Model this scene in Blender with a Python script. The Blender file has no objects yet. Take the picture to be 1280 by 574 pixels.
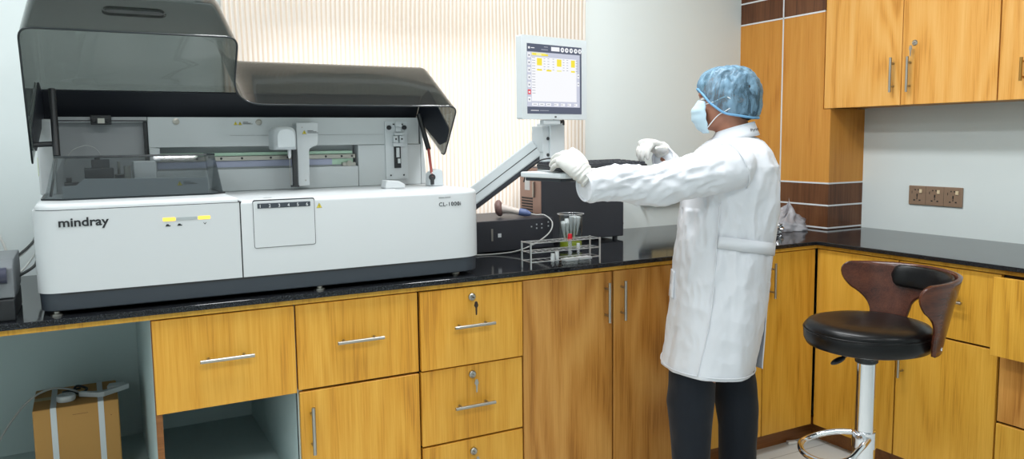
import bpy, bmesh, math, random
from math import sin, cos, pi, radians as RAD, sqrt
from mathutils import Vector as V, Matrix, noise

random.seed(7)
scene = bpy.context.scene
COL = scene.collection
FL = 0.0            # floor height
CT = 0.932          # worktop height
YF = 2.449          # front plane of the cabinets on the back wall
XF = 2.871          # front plane of the cabinets on the right wall
YB = 3.306          # back wall
XW = 3.48           # right wall
XP = 3.23           # front of the wall cabinets and of the panelled pillar

# ------------------------------------------------------------------ materials
def lin(c):
    c = c / 255.0
    return c / 12.92 if c <= 0.04045 else ((c + 0.055) / 1.055) ** 2.4
def rgb(r, g, b): return (lin(r), lin(g), lin(b), 1.0)

class NT:
    def __init__(s, name):
        s.m = bpy.data.materials.new(name); s.m.use_nodes = True
        s.t = s.m.node_tree; s.n = s.t.nodes; s.n.clear()
        s.out = s.n.new('ShaderNodeOutputMaterial')
    def new(s, kind, **kw):
        n = s.n.new(kind)
        for k, v in kw.items():
            if k in n.inputs: n.inputs[k].default_value = v
            else: setattr(n, k, v)
        return n
    def link(s, a, ao, b, bi): s.t.links.new(a.outputs[ao], b.inputs[bi])
    def surf(s, a, o=0): s.t.links.new(a.outputs[o], s.out.inputs[0])

def pbr(name, col, rough=0.5, metal=0.0, spec=0.5, bump=0.0, bscale=200.0, coat=0.0, vary=0.0, vscale=6.0, emit=None, estr=0.0, trans=0.0, sss=0.0):
    k = NT(name)
    b = k.new('ShaderNodeBsdfPrincipled', Roughness=rough, Metallic=metal)
    b.inputs['Base Color'].default_value = col
    b.inputs['Specular IOR Level'].default_value = spec
    b.inputs['Coat Weight'].default_value = coat
    if trans: b.inputs['Transmission Weight'].default_value = trans
    if emit:
        b.inputs['Emission Color'].default_value = emit; b.inputs['Emission Strength'].default_value = estr
    if sss:
        b.inputs['Subsurface Weight'].default_value = sss; b.inputs['Subsurface Radius'].default_value = (.01, .004, .002)
    tc = k.new('ShaderNodeTexCoord')
    if vary:
        nz = k.new('ShaderNodeTexNoise', Scale=vscale, Detail=5.0)
        k.link(tc, 'Object', nz, 'Vector')
        mp = k.new('ShaderNodeMapRange'); mp.inputs['To Min'].default_value = 1 - vary; mp.inputs['To Max'].default_value = 1 + vary
        k.link(nz, 'Fac', mp, 'Value')
        mx = k.new('ShaderNodeVectorMath', operation='SCALE'); mx.inputs[0].default_value = col[:3]
        k.link(mp, 'Result', mx, 'Scale'); k.link(mx, 'Vector', b, 'Base Color')
    if bump:
        nz = k.new('ShaderNodeTexNoise', Scale=bscale, Detail=3.0)
        k.link(tc, 'Object', nz, 'Vector')
        bp = k.new('ShaderNodeBump', Strength=bump, Distance=0.002)
        k.link(nz, 'Fac', bp, 'Height'); k.link(bp, 'Normal', b, 'Normal')
    k.surf(b)
    return k.m

def wood(name, light, mid, dark, rough=0.38, figure=1.0, horiz=False):
    """veneer with vertical grain: fine pores, straight streaks and cathedral figure"""
    k = NT(name)
    b = k.new('ShaderNodeBsdfPrincipled', Roughness=rough); b.inputs['Specular IOR Level'].default_value = 0.35
    tc = k.new('ShaderNodeTexCoord'); oi = k.new('ShaderNodeObjectInfo')
    off = k.new('ShaderNodeVectorMath', operation='SCALE'); off.inputs[0].default_value = (37.0, 53.0, 71.0)
    k.link(oi, 'Random', off, 'Scale')
    add = k.new('ShaderNodeVectorMath', operation='ADD'); k.link(tc, 'Object', add, 0); k.link(off, 'Vector', add, 1)
    def mapped(s):
        m = k.new('ShaderNodeMapping'); m.inputs['Scale'].default_value = s; k.link(add, 'Vector', m, 'Vector'); return m
    g = (1.0, 9.0, 9.0) if horiz else (1.0, 1.0, 0.1)
    q = (lambda a: (a[2], a[1], a[0])) if horiz else (lambda a: a)
    m1 = mapped(q((3.2, 3.2, 0.55))); n1 = k.new('ShaderNodeTexNoise', Scale=1.0, Detail=2.0, Roughness=0.4); k.link(m1, 'Vector', n1, 'Vector')
    mul = k.new('ShaderNodeMath', operation='MULTIPLY'); mul.inputs[1].default_value = 70.0; k.link(n1, 'Fac', mul, 0)
    sn = k.new('ShaderNodeMath', operation='SINE'); k.link(mul, 'Value', sn, 0)
    m2 = mapped(q((55, 55, 1.6))); n2 = k.new('ShaderNodeTexNoise', Scale=1.0, Detail=4.0, Roughness=0.6); k.link(m2, 'Vector', n2, 'Vector')
    m3 = mapped(q((260, 260, 7))); n3 = k.new('ShaderNodeTexNoise', Scale=1.0, Detail=2.0); k.link(m3, 'Vector', n3, 'Vector')
    m4 = mapped(q((5, 5, 1.2))); n4 = k.new('ShaderNodeTexNoise', Scale=1.0, Detail=3.0); k.link(m4, 'Vector', n4, 'Vector')
    def scaled(src, out, f):
        m = k.new('ShaderNodeMath', operation='MULTIPLY'); m.inputs[1].default_value = f; k.link(src, out, m, 0); return m
    def plus(a, c):
        m = k.new('ShaderNodeMath', operation='ADD'); k.link(a, 0, m, 0); k.link(c, 0, m, 1); return m
    tot = plus(plus(scaled(sn, 0, 0.058 * figure), scaled(n2, 'Fac', 0.40)), plus(scaled(n3, 'Fac', 0.42), scaled(n4, 'Fac', 0.40)))
    r = k.new('ShaderNodeValToRGB'); e = r.color_ramp.elements
    e[0].position = 0.36; e[0].color = dark; e[1].position = 0.80; e[1].color = light
    c = e.new(0.54); c.color = mid
    k.link(tot, 0, r, 'Fac'); k.link(r, 'Color', b, 'Base Color')
    bp = k.new('ShaderNodeBump', Strength=0.12, Distance=0.001); k.link(n3, 'Fac', bp, 'Height'); k.link(bp, 'Normal', b, 'Normal')
    k.surf(b)
    return k.m

def sheet_fresnel(k, base=0.035):
    """reflectance of one face of a thin sheet, alike from both sides"""
    lw_ = k.new('ShaderNodeLayerWeight'); lw_.inputs['Blend'].default_value = 0.5
    p = k.new('ShaderNodeMath', operation='POWER'); p.inputs[1].default_value = 4.0; k.link(lw_, 'Facing', p, 0)
    m = k.new('ShaderNodeMath', operation='MULTIPLY_ADD'); m.inputs[1].default_value = 0.8; m.inputs[2].default_value = base; k.link(p, 0, m, 0)
    return m

def tinted(name, col, rough=0.03, gloss=1.0, haze=0.04):
    """thin tinted plastic sheet (each of its two faces takes the square root of the sheet's transmission)"""
    k = NT(name)
    t = k.new('ShaderNodeBsdfTransparent'); t.inputs[0].default_value = col
    g = k.new('ShaderNodeBsdfGlossy', Roughness=rough); g.inputs['Color'].default_value = (gloss, gloss, gloss, 1)
    f = sheet_fresnel(k)
    d = k.new('ShaderNodeBsdfDiffuse'); d.inputs[0].default_value = (.40, .41, .42, 1)
    hz = k.new('ShaderNodeMixShader'); hz.inputs[0].default_value = haze; k.link(t, 0, hz, 1); k.link(d, 0, hz, 2)
    mx = k.new('ShaderNodeMixShader'); k.link(f, 0, mx, 0); k.link(hz, 0, mx, 1); k.link(g, 0, mx, 2)
    k.surf(mx); return k.m

def emissive(name, col, s):
    k = NT(name); e = k.new('ShaderNodeEmission', Strength=s); e.inputs[0].default_value = col; k.surf(e); return k.m

M = {}
M['wall'] = pbr('wall paint white', rgb(222, 231, 231), 0.75, bump=0.05, bscale=60, vary=0.015, vscale=2.5)
M['ceiling'] = pbr('ceiling paint', rgb(235, 236, 234), 0.8)
M['niche'] = pbr('niche white toned for shade', rgb(196, 214, 214), 0.8, bump=0.1, bscale=40, vary=0.06, vscale=3)  # white wall paint with some of the niche shade mixed into the colour
M['oak'] = wood('honey oak veneer', rgb(232, 176, 74), rgb(217, 155, 52), rgb(180, 118, 36))
M['oak2'] = wood('brown oak veneer', rgb(212, 156, 82), rgb(192, 132, 60), rgb(150, 96, 36), figure=2.2)
M['oak3'] = wood('golden oak veneer', rgb(228, 176, 72), rgb(212, 157, 54), rgb(172, 118, 36))
M['oak_up'] = wood('pale oak veneer', rgb(238, 182, 102), rgb(228, 164, 78), rgb(196, 130, 50), figure=1.8)
M['oak_pil'] = wood('orange oak veneer', rgb(214, 153, 70), rgb(203, 137, 56), rgb(172, 106, 38))
M['walnut'] = wood('dark walnut veneer', rgb(122, 80, 50), rgb(96, 58, 34), rgb(62, 34, 20))
M['plinthwood'] = wood('brown plinth wood', rgb(150, 98, 50), rgb(126, 78, 38), rgb(92, 54, 26), horiz=True)
M['carcass'] = pbr('dark carcass', rgb(46, 30, 17), 0.6)
M['steel'] = pbr('brushed steel', rgb(172, 169, 162), 0.33, 1.0)
M['bright_steel'] = pbr('bright wire steel', rgb(222, 222, 222), 0.32, 1.0)
M['chrome'] = pbr('chrome', rgb(225, 226, 230), 0.06, 1.0)
M['brass'] = pbr('aged brass', rgb(170, 130, 70), 0.35, 1.0)
M['white_plastic'] = pbr('white plastic', rgb(203, 207, 209), 0.38)
M['off_white'] = pbr('pale grey plastic', rgb(205, 211, 214), 0.42)
M['inner_white'] = pbr('inner panel white', rgb(198, 203, 205), 0.5)
M['inner_grey'] = pbr('inner panel grey', rgb(160, 163, 166), 0.5)
M['dark_grey'] = pbr('slate grey plastic', rgb(54, 61, 69), 0.5, bump=0.1, bscale=500)
M['tray_grey'] = pbr('mid grey plastic', rgb(168, 173, 176), 0.5)
M['black'] = pbr('black plastic', rgb(26, 28, 32), 0.4)
M['black_soft'] = pbr('matt black strip', rgb(28, 31, 40), 0.45)
M['seam'] = pbr('dark seam', rgb(50, 52, 54), 0.6)
M['case_black'] = pbr('black computer case', rgb(44, 46, 53), 0.42, bump=0.08, bscale=600)
M['lid'] = tinted('smoke tinted lid', (0.412, 0.43, 0.418, 1), 0.05, 1.0, .012)
M['cover'] = tinted('grey tinted clear cover', (0.67, 0.695, 0.705, 1), 0.03, 1.0, .015)
M['rim'] = pbr('lid rim', rgb(24, 32, 36), 0.3)
M['green'] = pbr('green anodised rail', rgb(178, 208, 186), 0.35, 0.3)
M['violet'] = pbr('blue violet belt', rgb(172, 178, 202), 0.4)
M['yellow'] = pbr('warning yellow', rgb(225, 205, 60), 0.5)
M['amber'] = emissive('amber lamp', (1.0, 0.62, 0.10, 1), 1.9)
M['grey_lamp'] = pbr('unlit lamp', rgb(170, 178, 180), 0.4)
M['ink'] = pbr('black print', rgb(30, 32, 36), 0.5)
M['white_print'] = pbr('white print', rgb(225, 228, 230), 0.5)
M['red_rod'] = pbr('red brown rod', rgb(150, 60, 50), 0.4)
M['cable'] = pbr('grey cable', rgb(170, 172, 170), 0.5)
M['cable_dark'] = pbr('black cable', rgb(40, 40, 42), 0.5)
M['cable_white'] = pbr('white cable', rgb(225, 226, 222), 0.5)
M['cardboard'] = pbr('brown cardboard', rgb(192, 144, 80), 0.85, bump=0.1, bscale=120, vary=0.06, vscale=5)
M['strap'] = pbr('white strap', rgb(215, 220, 222), 0.5)
M['tan_plate'] = pbr('tan socket plate', rgb(190, 170, 120), 0.5)
M['brown_plate'] = pbr('brown socket plate', rgb(142, 118, 98), 0.4)
M['cream'] = pbr('cream switch', rgb(225, 205, 170), 0.4)
M['leather'] = pbr('black leather', rgb(11, 11, 13), 0.30, spec=0.28, bump=0.22, bscale=35)
M['ply'] = wood('rosewood plywood', rgb(98, 54, 36), rgb(74, 38, 26), rgb(44, 22, 16), rough=0.22, figure=1.2, horiz=True)
M['coat'] = None
M['skin'] = pbr('skin', rgb(158, 106, 82), 0.5, sss=0.08)
M['hair'] = pbr('black hair', rgb(24, 23, 25), 0.45, bump=0.5, bscale=90)
M['mask'] = pbr('pale blue mask', rgb(176, 200, 212), 0.7)
M['glove'] = pbr('white latex glove', rgb(204, 203, 199), 0.45, bump=0.25, bscale=90, sss=0.05)
M['eye_white'] = pbr('eye white', rgb(225, 220, 215), 0.2)
M['shoe'] = pbr('black shoe', rgb(22, 22, 24), 0.35)
M['bluegrey'] = pbr('blue grey plastic', rgb(92, 108, 150), 0.4)
M['scan_grey'] = pbr('light scanner plastic', rgb(205, 195, 188), 0.4)
M['scan_dark'] = pbr('scanner head', rgb(118, 92, 88), 0.4)
M['red'] = pbr('red cap plastic', rgb(208, 22, 40), 0.35)
M['lime'] = pbr('yellow green liquid', rgb(190, 205, 60), 0.2)
M['tip'] = pbr('white plastic tip', rgb(235, 238, 240), 0.35)
M['print_grey'] = pbr('grey printer plastic', rgb(112, 116, 120), 0.45)
M['print_blue'] = pbr('blue black roller', rgb(52, 54, 72), 0.3)
M['window_glow_metal'] = pbr('case metal tinted by window glow', rgb(158, 128, 116), 0.35, 0.2)  # pinkish brown window light on the case end, put into its colour
M['debris'] = pbr('scrap white', rgb(235, 235, 232), 0.6)

def clear(name, tint=(0.93, 0.95, 0.95, 1), rough=0.03, milky=0.0):
    k = NT(name)
    t = k.new('ShaderNodeBsdfTransparent'); t.inputs[0].default_value = tint
    g = k.new('ShaderNodeBsdfGlossy', Roughness=rough)
    f = sheet_fresnel(k, .045)
    mx = k.new('ShaderNodeMixShader'); k.link(f, 0, mx, 0); k.link(t, 0, mx, 1); k.link(g, 0, mx, 2)
    last = mx
    if milky:
        d = k.new('ShaderNodeBsdfDiffuse'); d.inputs[0].default_value = (.8, .82, .84, 1)
        m2 = k.new('ShaderNodeMixShader'); m2.inputs[0].default_value = milky
        k.link(mx, 0, m2, 1); k.link(d, 0, m2, 2); last = m2
    k.surf(last); return k.m
M['glass'] = clear('clear glass')
M['clear_plastic'] = clear('translucent plastic', milky=0.25)
M['pane'] = clear('window glass', (0.97, 0.98, 0.98, 1))

def granite():
    k = NT('polished black granite')
    b = k.new('ShaderNodeBsdfPrincipled', Roughness=0.07); b.inputs['Specular IOR Level'].default_value = 0.33
    tc = k.new('ShaderNodeTexCoord')
    n1 = k.new('ShaderNodeTexNoise', Scale=420.0, Detail=3.0); k.link(tc, 'Object', n1, 'Vector')
    r = k.new('ShaderNodeValToRGB'); e = r.color_ramp.elements
    e[0].position = 0.55; e[0].color = rgb(20, 22, 26); e[1].position = 0.78; e[1].color = rgb(92, 96, 100)
    k.link(n1, 'Fac', r, 'Fac'); k.link(r, 'Color', b, 'Base Color')
    n2 = k.new('ShaderNodeTexNoise', Scale=9.0, Detail=5.0); k.link(tc, 'Object', n2, 'Vector')
    mp = k.new('ShaderNodeMapRange'); mp.inputs['To Min'].default_value = 0.04; mp.inputs['To Max'].default_value = 0.13
    k.link(n2, 'Fac', mp, 'Value'); k.link(mp, 'Result', b, 'Roughness')
    k.surf(b); return k.m
M['granite'] = granite()

def tiles():
    k = NT('pale floor tile')
    b = k.new('ShaderNodeBsdfPrincipled', Roughness=0.22)
    tc = k.new('ShaderNodeTexCoord')
    br = k.new('ShaderNodeTexBrick', Scale=1.0); br.offset = 0.0
    br.inputs['Color1'].default_value = rgb(214, 217, 214); br.inputs['Color2'].default_value = rgb(208, 212, 210)
    br.inputs['Mortar'].default_value = rgb(176, 178, 174)
    br.inputs['Brick Width'].default_value = 0.6; br.inputs['Row Height'].default_value = 0.6; br.inputs['Mortar Size'].default_value = 0.003
    k.link(tc, 'Object', br, 'Vector'); k.link(br, 'Color', b, 'Base Color'); k.surf(b); return k.m
M['tiles'] = tiles()

def blind_mat():
    """sheer ribbed blind: dense and thin ribs alternate, daylight comes through it"""
    k = NT('sheer ribbed blind fabric')
    tc = k.new('ShaderNodeTexCoord'); sp = k.new('ShaderNodeSeparateXYZ'); k.link(tc, 'Object', sp, 0)
    nz = k.new('ShaderNodeTexNoise', Scale=1.3, Detail=2.0); k.link(tc, 'Object', nz, 'Vector')
    ad = k.new('ShaderNodeMath', operation='MULTIPLY_ADD'); k.link(nz, 'Fac', ad, 0); ad.inputs[1].default_value = 0.035; k.link(sp, 'X', ad, 2)
    mu = k.new('ShaderNodeMath', operation='MULTIPLY'); mu.inputs[1].default_value = 2 * pi / 0.0195; k.link(ad, 0, mu, 0)
    sn = k.new('ShaderNodeMath', operation='SINE'); k.link(mu, 0, sn, 0)
    mp = k.new('ShaderNodeMapRange'); mp.inputs['From Min'].default_value = -1; k.link(sn, 0, mp, 'Value')
    r = k.new('ShaderNodeValToRGB'); e = r.color_ramp.elements
    e[0].position = 0.15; e[0].color = rgb(228, 211, 194); e[1].position = 0.75; e[1].color = rgb(246, 238, 231)
    k.link(mp, 'Result', r, 'Fac')
    d = k.new('ShaderNodeBsdfDiffuse'); t = k.new('ShaderNodeBsdfTranslucent')
    k.link(r, 'Color', d, 0); k.link(r, 'Color', t, 0)
    mx = k.new('ShaderNodeMixShader'); mx.inputs[0].default_value = 0.42; k.link(d, 0, mx, 1); k.link(t, 0, mx, 2)
    k.surf(mx); return k.m
M['blind'] = blind_mat()

def cloth_mat(name, col, bump, scale, stretch=(1, 1, 0.5), transl=0.0, rough=0.75, ridged=False):
    k = NT(name)
    b = k.new('ShaderNodeBsdfPrincipled', Roughness=rough); b.inputs['Base Color'].default_value = col
    b.inputs['Specular IOR Level'].default_value = 0.2; b.inputs['Sheen Weight'].default_value = 0.1
    tc = k.new('ShaderNodeTexCoord')
    m = k.new('ShaderNodeMapping'); m.inputs['Scale'].default_value = stretch; m.inputs['Rotation'].default_value = (0.5, 0.4, 0.3)
    k.link(tc, 'Object', m, 'Vector')
    n = k.new('ShaderNodeTexNoise', Scale=scale, Detail=4.0, Roughness=0.5, Distortion=0.8); k.link(m, 'Vector', n, 'Vector')
    if ridged: n.noise_type = 'RIDGED_MULTIFRACTAL'; n.normalize = True; n.inputs['Detail'].default_value = 3.0; n.inputs['Distortion'].default_value = .5; k.fold = .02
    bp = k.new('ShaderNodeBump', Strength=bump, Distance=getattr(k, 'fold', 0.01)); k.link(n, 'Fac', bp, 'Height')
    w = k.new('ShaderNodeTexNoise', Scale=900.0); k.link(tc, 'Object', w, 'Vector')
    b2 = k.new('ShaderNodeBump', Strength=0.05, Distance=0.001); k.link(w, 'Fac', b2, 'Height'); k.link(bp, 'Normal', b2, 'Normal')
    k.link(b2, 'Normal', b, 'Normal')
    if transl:
        t = k.new('ShaderNodeBsdfTranslucent'); t.inputs[0].default_value = col
        mx = k.new('ShaderNodeMixShader'); mx.inputs[0].default_value = transl
        k.link(b, 0, mx, 1); k.link(t, 0, mx, 2); k.surf(mx)
    else: k.surf(b)
    return k.m
M['coat'] = cloth_mat('white lab coat cotton', rgb(221, 224, 230), 0.5, 8.0, (1, 1, 0.5), ridged=True)
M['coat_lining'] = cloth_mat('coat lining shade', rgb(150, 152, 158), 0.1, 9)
M['trouser'] = cloth_mat('navy black trouser cloth', rgb(27, 32, 40), 0.35, 12.0, (1, 1, 0.6))

def cap_mat():
    k = NT('blue bouffant cap fabric')
    tc = k.new('ShaderNodeTexCoord')
    b = k.new('ShaderNodeBsdfPrincipled', Roughness=0.32); b.inputs['Base Color'].default_value = rgb(132, 170, 196)
    m = k.new('ShaderNodeMapping'); m.inputs['Scale'].default_value = (1.0, 1.6, 0.42); m.inputs['Rotation'].default_value = (0.35, 0.7, 0.4)
    k.link(tc, 'Object', m, 'Vector')
    n = k.new('ShaderNodeTexNoise', Scale=34.0, Detail=5.0, Roughness=.55, Distortion=.7); k.link(m, 'Vector', n, 'Vector')
    bp = k.new('ShaderNodeBump', Strength=0.8, Distance=0.008); k.link(n, 'Fac', bp, 'Height'); k.link(bp, 'Normal', b, 'Normal')
    t = k.new('ShaderNodeBsdfTransparent'); t.inputs[0].default_value = rgb(196, 226, 240)
    mp = k.new('ShaderNodeMapRange'); mp.inputs['From Min'].default_value = 0.38; mp.inputs['From Max'].default_value = 0.66
    mp.inputs['To Min'].default_value = 0.20; mp.inputs['To Max'].default_value = 0.74; k.link(n, 'Fac', mp, 'Value')
    lw_ = k.new('ShaderNodeLayerWeight'); lw_.inputs['Blend'].default_value = 0.35
    mx2 = k.new('ShaderNodeMath', operation='MAXIMUM'); k.link(mp, 'Result', mx2, 0)
    fm = k.new('ShaderNodeMath', operation='MULTIPLY'); fm.inputs[1].default_value = 0.85; k.link(lw_, 'Facing', fm, 0); k.link(fm, 0, mx2, 1)
    mx = k.new('ShaderNodeMixShader'); k.link(mx2, 0, mx, 0); k.link(b, 0, mx, 2); k.link(t, 0, mx, 1)
    k.surf(mx); return k.m
M['cap'] = cap_mat()
M['cap_band'] = pbr('blue cap band', rgb(104, 156, 194), 0.6)

def bag_mat():
    k = NT('crumpled clear plastic film')
    tc = k.new('ShaderNodeTexCoord')
    g = k.new('ShaderNodeBsdfPrincipled', Roughness=0.12); g.inputs['Base Color'].default_value = rgb(205, 206, 212)
    n = k.new('ShaderNodeTexNoise', Scale=45.0, Detail=3.0); k.link(tc, 'Object', n, 'Vector')
    bp = k.new('ShaderNodeBump', Strength=0.6, Distance=0.006); k.link(n, 'Fac', bp, 'Height'); k.link(bp, 'Normal', g, 'Normal')
    t = k.new('ShaderNodeBsdfTransparent'); t.inputs[0].default_value = (.9, .9, .92, 1)
    mx = k.new('ShaderNodeMixShader'); mx.inputs[0].default_value = 0.5; k.link(t, 0, mx, 1); k.link(g, 0, mx, 2)
    k.surf(mx); return k.m
M['bag'] = bag_mat()
M['foil'] = pbr('silver foil', rgb(190, 192, 196), 0.2, 0.9, bump=0.5, bscale=80)

# ------------------------------------------------------------------ mesh builder
class B:
    """collects shapes (world coordinates) that become ONE mesh object"""
    def __init__(s): s.v = []; s.f = []; s.mi = []; s.cur = 0
    def mat(s, i): s.cur = i; return s
    def add(s, vs, fs):
        o = len(s.v); s.v += [tuple(p) for p in vs]
        s.f += [tuple(i + o for i in f) for f in fs]; s.mi += [s.cur] * len(fs); return s
    def box(s, x0, x1, y0, y1, z0, z1, T=None):
        vs = [V((x, y, z)) for z in (z0, z1) for y in (y0, y1) for x in (x0, x1)]
        if T is not None: vs = [T @ p for p in vs]
        return s.add(vs, [(0, 2, 3, 1), (4, 5, 7, 6), (0, 1, 5, 4), (2, 6, 7, 3), (0, 4, 6, 2), (1, 3, 7, 5)])
    def loft(s, rings, cap0=True, cap1=True, closed=True):
        n = len(rings[0]); vs = [p for r in rings for p in r]; fs = []
        for i in range(len(rings) - 1):
            for j in range(n if closed else n - 1):
                a = i * n + j; b = i * n + (j + 1) % n
                fs.append((a, b, b + n, a + n))
        if cap0 and closed: fs.append(tuple(reversed(range(n))))
        if cap1 and closed: fs.append(tuple((len(rings) - 1) * n + j for j in range(n)))
        return s.add(vs, fs)
    def cyl(s, p0, p1, r0, r1=None, n=20):
        p0 = V(p0); p1 = V(p1); r1 = r0 if r1 is None else r1
        d = (p1 - p0).normalized(); a = d.orthogonal().normalized(); b = d.cross(a)
        R = lambda p, r: [p + a * (r * cos(2 * pi * i / n)) + b * (r * sin(2 * pi * i / n)) for i in range(n)]
        return s.loft([R(p0, r0), R(p1, r1)])
    def lathe(s, c, prof, n=40, axis=None):
        """prof: list of (radius, height) along axis"""
        c = V(c); d = V((0, 0, 1)) if axis is None else V(axis).normalized()
        a = d.orthogonal().normalized(); b = d.cross(a)
        return s.loft([[c + d * h + a * (r * cos(2 * pi * i / n)) + b * (r * sin(2 * pi * i / n)) for i in range(n)] for r, h in prof])
    def tube(s, pts, r, n=10, closed=False, sub=6, flat=None):
        P = smooth_path(pts, sub, closed); rs = r if isinstance(r, (list, tuple)) else None
        m = len(P); rings = []; prev = None
        for i, p in enumerate(P):
            t = (P[(i + 1) % m] - P[i - 1]) if closed else (P[min(i + 1, m - 1)] - P[max(i - 1, 0)])
            t.normalize()
            a = t.orthogonal().normalized() if prev is None else (prev - t * prev.dot(t)).normalized()
            prev = a; b = t.cross(a)
            if rs:
                u = i / (m - 1) * (len(rs) - 1); k = min(int(u), len(rs) - 2); rr = rs[k] + (rs[k + 1] - rs[k]) * (u - k)
            else: rr = r
            rings.append([p + a * (rr * cos(2 * pi * j / n)) + b * (rr * sin(2 * pi * j / n)) for j in range(n)])
        if closed: rings.append(rings[0]); return s.loft(rings, False, False)
        return s.loft(rings)
    def ell(s, c, f, l, u, n=20, m=12):
        c = V(c); f = V(f); l = V(l); u = V(u)
        rings = [[c + u * (-cos(pi * (i + .02) / (m + .04))) + (f * cos(2 * pi * j / n) + l * sin(2 * pi * j / n)) * sin(pi * (i + .02) / (m + .04)) for j in range(n)] for i in range(m + 1)]
        return s.loft(rings)
    def prism(s, poly, o, ux, uy, d):
        """2-D polygon in the plane (o; ux, uy), swept by the vector d"""
        o = V(o); ux = V(ux); uy = V(uy); d = V(d)
        a = [o + ux * x + uy * y for x, y in poly]
        return s.loft([a, [p + d for p in a]])

def smooth_path(pts, sub, closed=False):
    P = [V(p) for p in pts]
    if len(P) < 3 or sub < 2:
        return P
    out = []; n = len(P)
    rng = range(n) if closed else range(n - 1)
    for i in rng:
        p1, p2 = P[i], P[(i + 1) % n]
        p0 = P[i - 1] if (closed or i > 0) else p1 * 2 - p2
        p3 = P[(i + 2) % n] if (closed or i + 2 < n) else p2 * 2 - p1
        for k in range(sub):
            t = k / sub
            out.append(0.5 * ((2 * p1) + (p2 - p0) * t + (2 * p0 - 5 * p1 + 4 * p2 - p3) * t * t + (3 * p1 - p0 - 3 * p2 + p3) * t ** 3))
    if not closed: out.append(P[-1])
    return out

def arc2(pts, r, seg=6):
    """rounds the corners of a closed 2-D polygon; r one radius or one per corner"""
    out = []; n = len(pts)
    for i in range(n):
        p = V(pts[i]); a = V(pts[i - 1]) - p; b = V(pts[(i + 1) % n]) - p
        rr = r[i] if isinstance(r, (list, tuple)) else r
        if rr <= 0: out.append(tuple(p)); continue
        la, lb = a.length, b.length; a.normalize(); b.normalize()
        ang = a.angle(b); d = min(rr / math.tan(ang / 2), la * .49, lb * .49)
        p0 = p + a * d; p1 = p + b * d
        for k in range(seg + 1):
            t = k / seg
            out.append(tuple(p0 * (1 - t) ** 2 + p * 2 * t * (1 - t) + p1 * t * t))
    return out

ORIG = {}
def thing(name, label, cat, loc, group=None):
    o = bpy.data.objects.new(name, None); COL.objects.link(o); o.location = loc; o.empty_display_size = 0.05
    o['label'] = label; o['category'] = cat
    if group: o['group'] = group
    ORIG[o.name] = V(loc); return o
def finish(name, me, mats, parent=None, bevel=0.0, smooth=False, label=None, seg=2, solid=0.0, sub=0):
    mats = mats if isinstance(mats, (list, tuple)) else [mats]
    for m in mats: me.materials.append(M[m] if isinstance(m, str) else m)
    o = bpy.data.objects.new(name, me); COL.objects.link(o)
    if parent is not None:
        org = ORIG[parent.name]; me.transform(Matrix.Translation(-org)); o.parent = parent; ORIG[o.name] = org
    else:
        ORIG[o.name] = V((0, 0, 0))
    if smooth:
        for p in me.polygons: p.use_smooth = True
        if smooth == 'auto':
            try: me.set_sharp_from_angle(angle=RAD(38))
            except Exception: pass
    if solid:
        md = o.modifiers.new('thickness', 'SOLIDIFY'); md.thickness = solid; md.offset = 0
    if bevel:
        md = o.modifiers.new('bevel', 'BEVEL'); md.width = bevel; md.segments = seg; md.limit_method = 'ANGLE'; md.angle_limit = RAD(35)
    if sub:
        md = o.modifiers.new('subdivision', 'SUBSURF'); md.levels = sub; md.render_levels = sub
    if label: o['label'] = label
    return o
def mesh_of(b, name):
    me = bpy.data.meshes.new(name); me.from_pydata(b.v, [], b.f); me.update()
    if any(b.mi): me.polygons.foreach_set('material_index', b.mi)
    bm = bmesh.new(); bm.from_mesh(me); bmesh.ops.recalc_face_normals(bm, faces=bm.faces); bm.to_mesh(me); bm.free()
    return me
def part(name, b, mats, parent=None, **kw): return finish(name, mesh_of(b, name), mats, parent, **kw)
def struct(name, b, mats, **kw):
    o = part(name, b, mats, None, **kw); o['kind'] = 'structure'; return o
def single(name, b, mats, label, cat, loc, group=None, **kw):
    """a thing that is one mesh: its origin goes to its base"""
    me = mesh_of(b, name); me.transform(Matrix.Translation(-V(loc)))
    o = finish(name, me, mats, None, **kw); o.location = loc; ORIG[o.name] = V(loc)
    o['label'] = label; o['category'] = cat
    if group: o['group'] = group
    return o
def copy_thing(root, loc, label, group):
    r = root.copy(); COL.objects.link(r); r.location = loc; r['label'] = label; r['group'] = group
    ORIG[r.name] = V(loc)
    for ch in list(root.children):
        c = ch.copy(); COL.objects.link(c); c.parent = r; ORIG[c.name] = V(loc)
        for g in list(ch.children):
            d = g.copy(); COL.objects.link(d); d.parent = c; ORIG[d.name] = V(loc)
    return r
def text_b(b, s, o, ux, uy, size, depth=0.0006, sx=1.0, shear=0.0, offset=0.0, gap=1.0):
    """lettering s laid in the plane (o; ux, uy), cap height about 0.7*size"""
    cu = bpy.data.curves.new('t', 'FONT'); cu.body = s; cu.size = size; cu.extrude = depth; cu.shear = shear; cu.offset = offset; cu.space_character = gap
    ob = bpy.data.objects.new('t', cu); COL.objects.link(ob)
    dg = bpy.context.evaluated_depsgraph_get(); dg.update()
    me = bpy.data.meshes.new_from_object(ob.evaluated_get(dg))
    ux = V(ux).normalized(); uy = V(uy).normalized(); n = ux.cross(uy); o = V(o)
    vs = [o + ux * (v.co.x * sx) + uy * v.co.y + n * v.co.z for v in me.vertices]
    b.add(vs, [tuple(p.vertices) for p in me.polygons])
    bpy.data.objects.remove(ob); bpy.data.curves.remove(cu); bpy.data.meshes.remove(me)
    return b
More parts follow.
